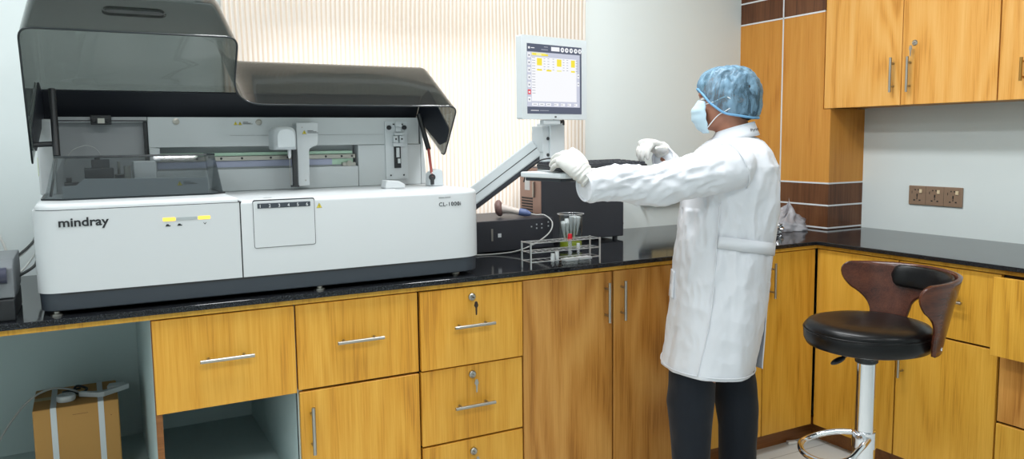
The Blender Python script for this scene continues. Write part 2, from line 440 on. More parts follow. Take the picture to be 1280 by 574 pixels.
def fuse(b, voxel, smooth=4, factor=0.5):
    """voxel union of the collected closed shapes -> a fresh mesh in world coordinates"""
    me = mesh_of(b, 'f'); ob = bpy.data.objects.new('f', me); COL.objects.link(ob)
    md = ob.modifiers.new('r', 'REMESH'); md.mode = 'VOXEL'; md.voxel_size = voxel
    if smooth:
        ms = ob.modifiers.new('s', 'SMOOTH'); ms.iterations = smooth; ms.factor = factor
    dg = bpy.context.evaluated_depsgraph_get(); dg.update()
    out = bpy.data.meshes.new_from_object(ob.evaluated_get(dg)); out.materials.clear()
    bpy.data.objects.remove(ob); bpy.data.meshes.remove(me)
    return out

# ------------------------------------------------------------------ room shell
struct('floor', B().box(-1.6, XW, -1.9, YB, FL - 0.1, FL), 'tiles')
struct('ceiling', B().box(-1.75, XW + .15, -2.05, YB + .15, 2.8, 2.9), 'ceiling')
WX0, WX1, WZ0, WZ1 = 0.60, 2.08, 1.02, 1.82
b = B()
b.box(-1.75, WX0, YB, YB + .15, FL, 2.8).box(WX1, XW + .15, YB, YB + .15, FL, 2.8)
b.box(WX0, WX1, YB, YB + .15, FL, WZ0).box(WX0, WX1, YB, YB + .15, WZ1, 2.8)
struct('wall_back', b, 'wall')
struct('wall_right', B().box(XW, XW + .15, -1.9, YB, FL, 2.8), 'wall')
struct('wall_left', B().box(-1.75, -1.6, -1.9, YB, FL, 2.8), 'wall')
struct('wall_front', B().box(-1.75, XW + .15, -2.05, -1.9, FL, 2.8), 'wall')
# window behind the blind
b = B(); yw = YB + .08
for x0, x1, z0, z1 in ((WX0, WX1, WZ0, WZ0 + .05), (WX0, WX1, WZ1 - .05, WZ1), (WX0, WX0 + .05, WZ0 + .05, WZ1 - .05), (WX1 - .05, WX1, WZ0 + .05, WZ1 - .05), (1.32, 1.36, WZ0 + .05, WZ1 - .05)):
    b.box(x0, x1, yw, yw + .05, z0, z1)
wf = struct('window_1', b, 'off_white')
part('window_pane', B().box(WX0 + .05, WX1 - .05, yw + .022, yw + .026, WZ0 + .05, WZ1 - .05), 'pane', wf)
# the sheer blind: corrugated fabric hanging from a rail
t = thing('window_blind', 'sheer cream ribbed blind hanging over the bright window', 'blind', (1.34, YB - .05, 1.0))
nx = 900; x0, x1 = 0.505, 2.172; zs = [0.955, 1.2, 1.5, 1.8, 2.1, 2.4, 2.62]
vs = []; fs = []
for z in zs:
    for i in range(nx + 1):
        x = x0 + (x1 - x0) * i / nx
        y = YB - .045 + .0022 * cos(2 * pi * x / .0195) + .007 * sin(x * 9 + z * 1.3) + .004 * sin(x * 23 - z)
        vs.append((x + .006 * sin(z * 4 + x * 5) * (i > 0 and i < nx), y, z))
for k in range(len(zs) - 1):
    for i in range(nx):
        a = k * (nx + 1) + i; fs.append((a, a + 1, a + nx + 2, a + nx + 1))
part('blind_fabric', B().add(vs, fs), 'blind', t, smooth=True)
part('head_rail', B().box(x0 - .02, x1 + .01, YB - .07, YB - .005, 2.62, 2.67), 'off_white', t, bevel=.004)

# panelled pillar in the corner, flush with the wall cabinets
PY = 2.694
b = B(); zb = [CT, 0.941, 1.053, 1.163, 2.003, 2.117, 2.24, 2.8]
mi = [1, 1, 1, 0, 1, 1, 0]
for i in range(7):
    for y0, y1 in ((PY, 3.0015), (3.0055, YB)):
        if zb[i + 1] > 1.6 and y0 == PY:                      # the wall cabinet laps over the pillar's edge here
            if zb[i] < 1.5: b.mat(mi[i]).box(XP, XW, y0, y1, zb[i] + .001, 1.528)
            b.mat(mi[i]).box(XP, XW, PY + .045, y1, max(zb[i] + .001, 1.528), zb[i + 1] - .001)
        else: b.mat(mi[i]).box(XP, XW, y0, y1, zb[i] + .001, zb[i + 1] - .001)
b.mat(2).box(XP + .004, XW, PY + .047, YB, CT, 2.8)
struct('trim_1', b, ['oak_pil', 'walnut', 'white_plastic'], label='oak and dark walnut panelling boxing in the corner pillar')
b = B()
for z in (.941, 1.053, 1.163, 2.003, 2.117, 2.24):
    b.box(XP - .002, XW, PY - .002 if z < 1.5 else PY + .046, YB, z - .0038, z + .0038)
b.box(XP - .002, XP + .01, 3.0000, 3.0072, CT, 2.8)
struct('trim_2', b, 'white_print', label='white inlay strips of the corner panelling')

struct('baseboard_back', B().box(.962, 2.93, 2.503, 2.53, FL, .088), 'plinthwood')
struct('baseboard_right', B().box(2.93, 2.955, 1.21, 2.53, FL, .088), 'plinthwood')
# masonry platform that floors the open niches, and the niche walls, their white toned down for shade
struct('trim_3', B().box(-1.6, .961, 2.56, YB, FL, .287), 'niche', label='raised masonry floor of the open niches, shade toned into its white')
struct('trim_4', B().box(-1.6, .961, YB - .012, YB, .287, .912), 'niche', label='white back of the open niches, toned down for shade')

# ------------------------------------------------------------------ worktop
t = thing('worktop', 'polished black granite worktop running round the corner', 'worktop', (1.4, 2.9, .914))
L = [(-1.6, YB), (-1.6, 2.427), (2.848, 2.427), (2.848, 1.2), (XW, 1.2), (XW, YB)]
part('slab', B().prism(L, (0, 0, .9145), (1, 0, 0), (0, 1, 0), (0, 0, CT - .9145)), 'granite', t, bevel=.003, seg=3)
part('edge_strip', B().box(-1.6, 2.868, 2.443, 2.47, .8985, .9145).box(2.868, 2.89, 1.2, 2.443, .8985, .9145), 'oak3', t, label='oak strip under the slab edge')

# ------------------------------------------------------------------ cabinets
def handle(parent, c, ax, n, length=.153, mat='steel', name='handle'):
    c = V(c); ax = V(ax); n = V(n); b = B()
    b.cyl(c + n * .03 - ax * length / 2, c + n * .03 + ax * length / 2, .0058, n=14)
    for s in (-1, 1): b.cyl(c + ax * (s * length * .33), c + ax * (s * length * .33) + n * .03, .0042, n=10)
    return part(name, b, mat, parent, smooth='auto')
def lock(parent, c, n, key=True, side=(1, 0, 0), keymat='steel'):
    c = V(c); n = V(n); s = V(side)
    l = part('lock', B().lathe(c, [(.0, -.001), (.013, -.001), (.013, .006), (.010, .009), (.0, .009)], 22, n), 'steel', parent, smooth='auto')
    if key:
        k = B(); k.cyl(c + n * .008, c + n * .02, .0022, n=8)
        d = c + n * .026 + V((0, 0, -.008))
        k.prism(arc2([(-.004, -.004), (.004, -.004), (.008, -.018), (.004, -.026), (.003, -.050), (-.002, -.052), (-.003, -.026), (-.008, -.018)], .003), d + s * .004, s, V((0, 0, 1)), n * .0018)
        part('key', k, keymat, l, label='small key hanging from the lock')
    return l
NB = V((0, -1, 0)); NR = V((-1, 0, 0))
def front(name, parent, x0, x1, z0, z1, mat, out=0.0):
    g = .0024
    return part(name, B().box(x0 + g, x1 - g, YF - out, YF - out + .018, z0 + g, z1 - g), mat, parent, bevel=.0012, seg=1)
def carcass(parent, x0, x1, z0, z1, mat='carcass'):
    return part('body', B().box(x0 + .001, x1 - .001, YF + .0195, YB - .014, z0, z1), mat, parent)
ZT, Z1, Z2, Z3 = .8965, .621, .355, .0835

# unit 1: drawer over an open niche
t = thing('base_cabinet', 'oak cabinet with one drawer above an empty open niche', 'cabinet', (.35, 2.85, .287))
b = B().mat(0).box(.145, .163, YF + .012, YB - .014, .288, ZT).mat(1).box(.145, .163, YF + .002, YF + .012, .288, ZT)
part('side_panel', b, ['niche', 'plinthwood'], t)
part('drawer_box', B().box(.165, .532, YF + .0195, 2.95, .640, .88), 'carcass', t)
d = front('drawer', t, .145, .552, Z1 - .006, ZT, 'oak', .004)
handle(d, (.345, YF - .004, .764), (1, 0, 0), NB)
# unit 2: drawer over a door
t = thing('base_cabinet', 'oak cabinet with a plain drawer above a door, right of the open niche', 'cabinet', (.756, 2.85, .09))
b = B().mat(0).box(.5535, .57, YF + .0195, YB - .014, .288, ZT).mat(1).box(.5535, .5545, YF + .0195, YF + .03, .288, ZT)
carcass(t, .5705, .9605, .288, ZT); part('side_panel', b, ['niche', 'oak2'], t)
d = front('drawer', t, .553, .961, Z1, ZT, 'oak'); handle(d, (.7535, YF, .764), (1, 0, 0), NB)
d = front('door', t, .556, .961, Z3, Z1 - .003, 'oak'); handle(d, (.592, YF, .494), (0, 0, 1), NB)
# unit 3: three drawers with locks
t = thing('base_cabinet', 'oak cabinet of three stacked drawers with keys in their locks', 'cabinet', (1.16, 2.85, .09))
carcass(t, .962, 1.358, .085, ZT)
for z0, z1, zh, zl, out, km in ((Z1, ZT, .765, .860, .010, 'carcass'), (Z2, Z1 - .001, .480, .585, .003, 'steel'), (Z3, Z2 - .002, .205, .307, .003, 'steel')):
    d = front('drawer', t, .963, 1.357, z0, z1, 'oak', out)
    handle(d, (1.154, YF - out, zh), (1, 0, 0), NB); lock(d, (1.155, YF - out, zl), NB, keymat=km)
# unit 4: tall double doors
t = thing('base_cabinet', 'brown oak double-door cabinet beneath the test tube rack', 'cabinet', (1.76, 2.85, .09))
carcass(t, 1.359, 2.159, .085, ZT)
d = front('door', t, 1.360, 1.7565, Z3, ZT, 'oak2'); handle(d, (1.722, YF, .779), (0, 0, 1), NB)
d = front('door', t, 1.7585, 2.159, Z3, ZT, 'oak2'); handle(d, (1.796, YF, .780), (0, 0, 1), NB)
# unit 5: double doors ending in the corner
t = thing('base_cabinet', 'golden oak cabinet behind the person, ending in the room corner', 'cabinet', (2.51, 2.85, .09))
carcass(t, 2.161, 2.87, .085, ZT)
d = front('door', t, 2.161, 2.552, Z3, ZT, 'oak3'); handle(d, (2.52, YF, .779), (0, 0, 1), NB)
d = front('door', t, 2.552, 2.866, Z3, ZT, 'oak3'); handle(d, (2.589, YF, .779), (0, 0, 1), NB)
# right-hand run
def rfront(name, parent, y0, y1, z0, z1, mat, out=0.0):
    g = .0024
    return part(name, B().box(XF - out, XF - out + .018, y0 + g, y1 - g, z0 + g, z1 - g), mat, parent, bevel=.0012, seg=1)
t = thing('base_cabinet', 'oak corner cabinet with a plain full-height door behind the stool', 'cabinet', (3.17, 2.24, .09))
part('body', B().box(XF + .0195, XW - .01, 2.041, YF - .01, .085, ZT), 'carcass', t)
d = rfront('door', t, 2.041, YF - .004, Z3, ZT, 'oak3')
t = thing('base_cabinet', 'oak cabinet with a locked drawer above one door, behind the stool back', 'cabinet', (3.17, 1.84, .09))
part('body', B().box(XF + .0195, XW - .01, 1.633, 2.039, .085, ZT), 'carcass', t)
d = rfront('drawer', t, 1.633, 2.039, Z1, ZT, 'oak3'); handle(d, (XF, 1.835, .771), (0, 1, 0), NR); lock(d, (XF, 1.795, .850), NR, side=(0, -1, 0))
d = rfront('door', t, 1.633, 2.039, Z3, Z1 - .003, 'oak3'); handle(d, (XF, 2.006, .500), (0, 0, 1), NR)
t = thing('base_cabinet', 'oak drawer cabinet at the frame edge with its top drawer pulled out', 'cabinet', (3.17, 1.42, .09))
part('body', B().box(XF + .0195, XW - .01, 1.21, 1.630, .085, ZT - .002), 'carcass', t)
d = rfront('drawer', t, 1.21, 1.632, Z1 - .012, ZT, 'oak3', .058)
part('drawer_box', B().box(XF - .039, XF + .019, 1.235, 1.612, Z1 + .02, ZT - .03), 'oak2', d); handle(d, (XF - .058, 1.42, .771), (0, 1, 0), NR)
d = rfront('drawer', t, 1.21, 1.630, Z2, Z1 - .012, 'oak2', -.004); handle(d, (XF + .004, 1.42, .500), (0, 1, 0), NR)
d = rfront('drawer', t, 1.21, 1.630, Z3, Z2 - .003, 'oak3'); handle(d, (XF, 1.42, .235), (0, 1, 0), NR)

# wall cabinets on the right wall
t = thing('wall_cabinet', 'pale oak wall cabinet with two doors and a key in the lock', 'cabinet', (3.35, 2.31, 1.53))
part('body', B().box(XP + .014, XW - .001, 1.891, PY + .038, 1.532, 2.42), 'oak_pil', t)
def ufront(parent, y0, y1):
    return part('door', B().box(XP - .005, XP + .0135, y0 + .0018, y1 - .0018, 1.530, 2.42), 'oak_up', parent, bevel=.0012, seg=1)
d = ufront(t, 2.316, PY + .038); handle(d, (XP, 2.354, 1.665), (0, 0, 1), NR)
d = ufront(t, 1.890, 2.316); handle(d, (XP, 2.272, 1.662), (0, 0, 1), NR); lock(d, (XP, 2.256, 1.797), NR, side=(0, 1, 0))
t = thing('wall_cabinet', 'pale oak wall cabinet cut off by the frame edge', 'cabinet', (3.35, 1.68, 1.53))
part('body', B().box(XP + .02, XW - .001, 1.47, 1.888, 1.532, 2.42), 'oak_pil', t)
d = ufront(t, 1.47, 1.888); handle(d, (XP, 1.789, 1.645), (0, 0, 1), NR, .09, 'brass')

# sockets
t = thing('socket_plate', 'brown triple socket plate with cream switches on the grey wall', 'socket', (XW, 2.297, 1.067))
part('plate', B().box(XW - .009, XW, 2.166, 2.430, 1.067, 1.157), 'brown_plate', t, bevel=.003)
for y in (2.2530, 2.3420): part('plate_joint', B().box(XW - .0095, XW - .008, y, y + .0008, 1.068, 1.156), 'ink', t)
for k in range(3):
    yc = 2.386 - .0885 * k
    b = B(); X = XW - .0092
    for dy, dz, w, h in ((.0, .004, .0055, .014), (-.014, -.019, .008, .006), (.014, -.019, .008, .006), (.0, -.010, .003, .010), (.010, .030, .005, .006), (-.006, .030, .005, .006), (.026, .018, .002, .012), (-.010, .027, .004, .003)):
        b.box(X - .0008, X + .001, yc + dy - w / 2, yc + dy + w / 2, 1.108 + dz - h / 2, 1.108 + dz + h / 2)
    part('socket', b, 'ink', t)
    part('switch', B().box(X - .004, X, yc - .026, yc - .012, 1.124, 1.141), 'cream', t, bevel=.001)
t = thing('socket_plate', 'tan socket plate on the white wall, half hidden by the outstretched sleeve', 'socket', (2.70, YB, 1.053))
part('plate', B().box(2.605, 2.795, YB - .03, YB, 1.056, 1.150), 'tan_plate', t, bevel=.003)
b = B()
for x in (2.735, 2.757): b.box(x, x + .008, YB - .031, YB - .029, 1.086, 1.094)
part('socket', b, 'ink', t); part('plate_joint', B().box(2.699, 2.701, YB - .0308, YB - .029, 1.057, 1.149), 'ink', t)
b = B().box(2.535, 2.60, YB - .03, YB, 1.062, 1.10).cyl((2.55, YB - .03, 1.068), (2.55, YB - .05, 1.062), .008)
single('wall_plug', b, 'case_black', 'small black plug in the wall beside the tan socket plate', 'plug', (2.57, YB, 1.05), bevel=.003)

# ------------------------------------------------------------------ bench-top analyser
AN = thing('lab_analyzer', 'large white bench-top analyser with a raised smoke-tinted lid', 'analyser', (.55, 2.75, CT))
AF = 2.458                                  # front face
AX0, AX1, AB = -.127, 1.219, 3.06
def face_y(x):                              # the front bows very slightly
    u = (x - .545) / .67
    return AF - .006 * (1 - u * u)
def plan(x0, x1, y1, rl, rr, inset=0.0):
    """plan outline: bowed front from x0 to x1 with rounded corners, straight back at y1"""
    pts = [(x0 + inset, y1)]
    f0, f1 = face_y(x0) + inset, face_y(x1) + inset
    r = max(rl - inset, 0)
    if rl:
        for k in range(9):
            a = pi / 2 * k / 8; pts.append((x0 + inset + r - r * cos(a), f0 + r - r * sin(a)))
    else: pts.append((x0 + inset, f0))
    xa, xb = x0 + max(rl, .002), x1 - max(rr, .002)
    for k in range(1, 14):
        x = xa + (xb - xa) * k / 14; pts.append((x, face_y(x) + inset))
    r = max(rr - inset, 0)
    if rr:
        for k in range(9):
            a = pi / 2 * (1 - k / 8); pts.append((x1 - inset - r + r * cos(a), f1 + r - r * sin(a)))
    else: pts.append((x1 - inset, f1))
    pts.append((x1 - inset, y1))
    return pts
def lift(pts, z): return [V((x, y, z)) for x, y in pts]
RL, RR = .052, .085
# left door and right housing of the lower body
a = plan(AX0, .4035, AB, RL, 0)
part('left_door', B().loft([lift(a, .9965), lift(a, 1.2215)]), 'white_plastic', AN, smooth='auto')
SX0, SX1, SZ0, SZ1 = .443, .626, 1.082, 1.229
a = plan(.4075, AX1, AB, 0, RR)
tops = []
for k in range(7):
    q = RAD(90) * k / 6; tops.append(lift(plan(.4075 , AX1, AB, 0, RR, .014 * (1 - cos(q))), 1.214 + .014 * sin(q)))
part('right_housing', B().loft([lift(a, .9965)] + tops), 'white_plastic', AN, smooth='auto')
part('seam_gap', B().loft([lift(plan(AX0 + .004, AX1 - .004, AB - .01, RL, RR, .004), .99), lift(plan(AX0 + .004, AX1 - .004, AB - .01, RL, RR, .004), 1.2235)]), 'seam', AN, smooth='auto')
# left deck trim with a rounded edge
a = plan(AX0 + .002, .4035, AB, RL, 0, .003)
rings = [lift(a, 1.2235)]
for k in range(7):
    q = RAD(90) * k / 6; rings.append(lift(plan(AX0 + .002, .4035, AB, RL, 0, .003 + .016 * (1 - cos(q))), 1.2265 + .0135 * sin(q)))
part('left_deck', B().loft(rings), 'white_plastic', AN, smooth='auto')
# slate base
rings = [lift(plan(AX0, AX1, AB, RL, RR, .012), .9445), lift(plan(AX0, AX1, AB, RL, RR, .006), .948), lift(plan(AX0, AX1, AB, RL, RR, .004), .9952)]
part('base', B().loft(rings), 'dark_grey', AN, smooth='auto')
for x, y in ((-.085, 2.487), (.64, 2.475), (1.135, 2.53), (-.085, 3.0), (.64, 3.0), (1.135, 3.0)):
    part('foot', B().lathe((x, y, CT), [(0, 0), (.016, 0), (.016, .005), (.009, .006), (.009, .013), (0, .013)], 20), 'steel', AN, smooth='auto')
# tube loading flap
b = B(); yf = lambda x: face_y(x) - .0015
b.prism(arc2([(SX0, SZ0), (SX1, SZ0), (SX1, SZ1 - .006), (SX0, SZ1 - .006)], .006), (0, face_y(.53) - .002, 0), (1, 0, 0), (0, 0, 1), (0, .006, 0))
fl = part('loading_flap', b, 'white_plastic', AN, bevel=.001)
b = B()
for p in (arc2([(SX0 - .0012, SZ0 - .0012), (SX1 + .0016, SZ0 - .0012), (SX1 + .0016, SZ1 - .0022), (SX0 - .0012, SZ1 - .0022)], .007),):
    b.prism(p, (0, face_y(.53) - .0006, 0), (1, 0, 0), (0, 0, 1), (0, .004, 0))
part('flap_gap', b, 'seam', AN)
part('number_strip', B().box(SX0 + .012, SX1 - .012, face_y(.53) - .0036, face_y(.53), SZ1 - .028, SZ1 - .013), 'dark_grey', fl, bevel=.0012)
for k in range(6):
    part('digit', text_b(B(), str(k + 1), (SX0 + .0165 + k * .0281, face_y(.53) - .0038, SZ1 - .0255), (1, 0, 0), (0, 0, 1), .0135), 'white_print', fl, label='white printed digit %d' % (k + 1))
# lettering and lamps on the front
b = B(); text_b(b, 'mindray', (-.067, face_y(0) - .0008, 1.1775), (1, -.002, 0), (0, 0, 1), .0335, sx=1.12, offset=.0007)
part('lettering', b, 'ink', AN, label='dark printed maker name on the left door')
b = B(); text_b(b, 'CL-1000i', (1.0465, face_y(1.09) - .0009, 1.1775), (1, .012, 0), (0, 0, 1), .0185, sx=1.06, offset=.0001, gap=1.14)
b.box(1.047, 1.066, face_y(1.05) - .0009, face_y(1.05), 1.2060, 1.2072).box(1.068, 1.090, face_y(1.05) - .0009, face_y(1.05), 1.2063, 1.2073)
part('lettering', b, 'ink', AN, label='dark printed model code on the right housing')
for x0, x1, m, nm in ((.193, .227, 'amber', 'lamp'), (.287, .321, 'amber', 'lamp'), (.229, .285, 'grey_lamp', 'lamp_bar')):
    h = .005 if m == 'amber' else .0042
    part(nm, B().prism(arc2([(x0, 1.183 - h), (x1, 1.183 - h), (x1, 1.183 + h), (x0, 1.183 + h)], .003), (0, face_y(.25) - .0012, 0), (1, 0, 0), (0, 0, 1), (0, .004, 0)), m, AN, label='glowing amber status lamp' if m == 'amber' else None)
for x in (.205, .236): part('lamp_symbol', B().prism([(x - .006, 0), (x + .0075, 0), (x + .0075, .003), (x + .004, .003), (x + .003, .006), (x - .002, .0065)], (0, face_y(.25) - .0008, 1.163), (1, 0, 0), (0, 0, 1), (0, .002, 0)), 'ink', AN)
b = B(); b.prism([(.301, .004), (.303, .004), (.3055, .0), (.308, .004), (.310, .004), (.3062, -.002), (.3048, -.002)], (0, face_y(.3) - .0008, 1.165), (1, 0, 0), (0, 0, 1), (0, .002, 0))
part('lamp_symbol', b, 'ink', AN)
def warning(o, ux, s, name='warning_label', parent=AN, lines=True):
    o = V(o); ux = V(ux); uz = V((0, 0, 1)); n = ux.cross(uz)
    b = B(); b.mat(0).prism([(0, 0), (s, 0), (s / 2, s * .88)], o, ux, uz, n * .0006)
    b.mat(1).prism([(s * .44, s * .22), (s * .56, s * .22), (s * .56, s * .58), (s * .44, s * .58)], o + n * .0003, ux, uz, n * .0006)
    b.prism([(s * .44, s * .09), (s * .56, s * .09), (s * .56, s * .17), (s * .44, s * .17)], o + n * .0003, ux, uz, n * .0006)
    e = s * .05
    for p in ([(-e, -e), (s + e, -e), (s, 0), (0, 0)], [(-e, -e), (0, 0), (s / 2, s * .88), (s / 2, s * .97)], [(s + e, -e), (s / 2, s * .97), (s / 2, s * .88), (s, 0)]):
        b.prism(p, o, ux, uz, n * .0006)
    if lines:
        for k, (z, w) in enumerate(((.75, 1.5), (.45, 2.3), (.2, 2.8))): b.prism([(s * 1.3, s * z), (s * (1.3 + w), s * z), (s * (1.3 + w), s * (z + .09)), (s * 1.3, s * (z + .09))], o, ux, uz, n * .0005)
    return part(name, b, ['yellow', 'ink'], parent)
warning((.634, face_y(.64), 1.1945), (1, 0, 0), .016, lines=False)

# ---- the works behind the deck
RY = 2.92
zt = 1.487
b = B()
b.box(.200, 1.166, RY, AB, 1.385, zt).box(.920, 1.172, RY, AB, 1.229, 1.3848).box(.200, .918, RY, AB, 1.229, 1.306).box(.200, .222, RY, AB, 1.3062, 1.3848)
b.box(.222, .918, RY + .06, AB, 1.306, 1.385)
rear = part('rear_panel', b, 'inner_white', AN, bevel=.0015)
b = B(); b.prism([(1.1735, 1.229), (1.196, 1.229), (1.176, zt), (1.1735, zt)], (0, RY, 0), (1, 0, 0), (0, 0, 1), (0, AB - RY, 0))
part('end_panel', b, 'inner_white', AN, bevel=.001)
b = B().box(.9205, 1.0235, RY - .0012, RY, 1.3842, 1.3850).box(1.117, 1.172, RY - .0012, RY, 1.3842, 1.3850).box(.46, 1.02, RY - .0006, RY, 1.4235, 1.424)
part('panel_seam', b, 'seam', rear)
# left grey bay
b = B().box(-.074, .198, RY + .03, AB, 1.229, 1.472).box(-.074, .198, RY - .005, RY + .03, 1.4725, zt)
part('left_bay', b, 'inner_grey', AN)
part('bay_edge', B().box(-.074, .1985, RY - .008, RY - .005, 1.4725, 1.4765).box(.188, .198, RY + .005, RY + .0295, 1.229, 1.472), 'seam', AN)
part('left_post', B().box(-.122, -.0755, 2.91, AB, 1.2405, 1.48), 'white_plastic', AN, bevel=.006)
part('bay_box', B().box(.2005, .232, RY - .012, RY - .0005, 1.34, 1.3825), 'inner_white', AN, bevel=.001)
part('post_sticker', B().box(-.1235, -.122, 2.93, 2.96, 1.30, 1.36), 'lime', AN)
# rails
part('guide_rail', B().box(.223, .905, RY + .025, RY + .055, 1.352, 1.364), 'green', AN, bevel=.001)
b = B().mat(0).box(.223, .912, RY + .015, RY + .05, 1.336, 1.3505)
b.mat(1)
for x in (.27, .35, .43, .50, .60, .66, .725, .80, .86, .90): b.cyl((x, RY + .0155, 1.3435), (x, RY + .0145, 1.3435), .0042, n=12)
part('linear_rail', b, ['steel', 'ink'], AN)
part('drive_band', B().box(.223, .905, RY + .022, RY + .05, 1.3115, 1.335), 'violet', AN)
part('drive_band_end', B().box(.825, .905, RY + .021, RY + .0218, 1.313, 1.3345).cyl((.85, RY + .021, 1.324), (.85, RY + .019, 1.324), .004), 'green', AN)
b = B()
for k in range(112): b.box(.224 + k * .006, .2274 + k * .006, RY + .012, RY + .02, 1.3085, 1.3125)
b.box(.223, .9, RY + .014, RY + .02, 1.3065, 1.3095)
tb = part('toothed_belt', b, 'tray_grey', AN)
part('belt_bracket', B().box(.86, .91, RY + .004, RY + .02, 1.307, 1.320).lathe((.885, RY + .004, 1.316), [(0, 0), (.011, 0), (.011, .004), (0, .004)], 18, (0, -1, 0)), 'steel', AN)
part('rail_bracket', B().box(.69, .70, RY + .02, RY + .05, 1.364, 1.384).box(.69, .735, RY + .02, RY + .05, 1.372, 1.384), 'case_black', AN)
for x, z in ((.288, 1.472), (.56, 1.47)): part('panel_screw', B().lathe((x, RY - .0005, z), [(0, 0), (.011, 0), (.011, .002), (.006, .003), (.006, .001), (0, .001)], 20, (0, -1, 0)), 'steel', AN)
warning((.475, RY - .0005, 1.461), (1, 0, 0), .012, lines=False); warning((.49, RY - .0005, 1.461), (1, 0, 0), .012)
# pipetting arm
pa = B(); P = arc2([(.674, 1.242), (.714, 1.242), (.716, 1.376), (.7485, 1.387), (.751, 1.466), (.674, 1.466)], [.002, .002, .02, .012, .003, .003], 6)
pa.prism(P, (0, 2.845, 0), (1, 0, 0), (0, 0, 1), (0, .06, 0))
arm = part('pipetting_arm', pa, 'white_plastic', AN, bevel=.0015)
warning((.694, 2.8445, 1.427), (1, 0, 0), .014, parent=arm)
part('arm_screw', B().cyl((.700, 2.845, 1.262), (.700, 2.8442, 1.262), .0028).cyl((.694, 2.845, 1.45), (.694, 2.8442, 1.45), .002), 'steel', arm)
rings = []
for k in range(9):
    y = 2.76 + .10 * k / 8; s = .010 * (max(0, 1 - k / 2.5)) ** 2
    rings.append([V((x, y, z)) for x, z in arc2([(.580 + s, 1.372 + s), (.657 - s, 1.372 + s), (.657 - s, 1.452 - s), (.580 + s, 1.452 - s)], [.006, .006, .028, .028], 6)])
part('arm_cover', B().loft(rings), 'off_white', AN, smooth='auto')
part('probe_holder', B().lathe((.636, 2.80, 1.372), [(.006, 0), (.006, -.02), (.0035, -.03), (0, -.03)], 16), 'white_plastic', AN, smooth='auto')
part('probe', B().cyl((.636, 2.80, 1.345), (.636, 2.80, 1.248), .0011, n=8), 'steel', AN)
part('probe_column', B().box(.655, .668, 2.83, 2.85, 1.244, 1.372).box(.648, .672, 2.826, 2.855, 1.2405, 1.246), 'seam', AN)
# wash module on the right
b = B().mat(0).box(1.026, 1.116, RY - .006, RY - .0005, 1.251, 1.472)
b.mat(1)
for x, z in ((1.041, 1.449), (1.103, 1.449)): b.lathe((x, RY - .006, z), [(0, 0), (.0085, 0), (.0085, .008), (.005, .009), (0, .009)], 20, (0, -1, 0))
for x in (1.045, 1.098): b.cyl((x, RY - .006, 1.266), (x, RY - .008, 1.266), .0032, n=12)
b.box(1.057, 1.066, RY - .009, RY - .006, 1.459, 1.464).box(1.086, 1.098, RY - .009, RY - .006, 1.459, 1.464)
b.mat(0).box(1.064, 1.088, RY - .020, RY - .006, 1.452, 1.470).box(1.066, 1.086, RY - .016, RY - .006, 1.434, 1.450).box(1.058, 1.098, RY - .022, RY - .006, 1.420, 1.428)
b.box(1.054, 1.070, RY - .026, RY - .006, 1.392, 1.417).box(1.078, 1.094, RY - .026, RY - .006, 1.392, 1.417).box(1.054, 1.094, RY - .02, RY - .006, 1.377, 1.390)
b.mat(1).box(1.060, 1.085, RY - .014, RY - .006, 1.294, 1.376)
for x in (1.062, 1.086): b.cyl((x, RY - .026, 1.405), (x, RY - .028, 1.405), .0034, n=12)
b.mat(0).box(1.066, 1.078, RY - .018, RY - .013, 1.335, 1.372).box(1.071, 1.081, RY - .018, RY - .013, 1.312, 1.33)
part('wash_module', b, ['off_white', 'ink'], AN)
# deck fittings
b = B().prism(arc2([(0, 0), (.075, 0), (.078, .012), (.055, .026), (.006, .030)], .006), (.945, 2.70, 1.2285), (1, 0, 0), (0, 0, 1), (0, .05, 0))
part('spill_spout', b, 'white_plastic', AN, bevel=.003)
part('deck_hole', B().cyl((.50, 2.52, 1.2284), (.50, 2.52, 1.2288), .013, n=24).cyl((.985, 2.655, 1.2284), (.985, 2.655, 1.2288), .018), 'tray_grey', AN)
b = B().prism(arc2([(0, 0), (.055, 0), (.052, .058), (.035, .064), (.004, .05)], [0, 0, .014, .012, .012]), (1.135, 2.74, 1.2285), (1, 0, 0), (0, 0, 1), (0, .05, 0))
hb = part('hinge_block', b, 'off_white', AN, bevel=.003)
part('hinge_pin', B().cyl((1.143, 2.735, 1.262), (1.143, 2.742, 1.262), .012).cyl((1.143, 2.738, 1.235), (1.143, 2.738, 1.265), .007), 'seam', hb)

# ---- small clear cover over the reagent bay
def cov(z, xi, yi):
    return [V((x, y, z)) for x, y in [(-.100 + xi, 2.90), (-.100 + xi, 2.640 + yi)] + [(-.053 + xi * .25, 2.600 + yi), (.346 - xi * .2, 2.600 + yi)] + [(.386 - xi * .55, 2.640 + yi), (.386 - xi * .55, 2.90)]]
b = B().loft([cov(1.243, 0, 0), cov(1.362, .03, .0285)], False, False, False)
cv = part('bay_cover', b, 'cover', AN, solid=.003, label='grey-tinted clear front cover')
b = B().loft([cov(1.3605, .0295, .028), cov(1.3655, .031, .0295)], False, False, False)
part('cover_edge', b, 'rim', cv, solid=.005)
b = B().loft([cov(1.2405, -.006, -.006), cov(1.2455, -.006, -.006)], False, False, False)
part('cover_base', b, 'rim', cv, solid=.008)
b = B().prism([(-.054, 1.2405), (.345, 1.2405), (.345, 1.292), (.003, 1.298), (-.019, 1.279), (-.054, 1.278)], (0, 2.645, 0), (1, 0, 0), (0, 0, 1), (0, .02, 0))
tr = part('reagent_tray', b, 'tray_grey', AN, bevel=.002)
warning((.255, 2.6445, 1.270), (1, 0, 0), .014, parent=tr)
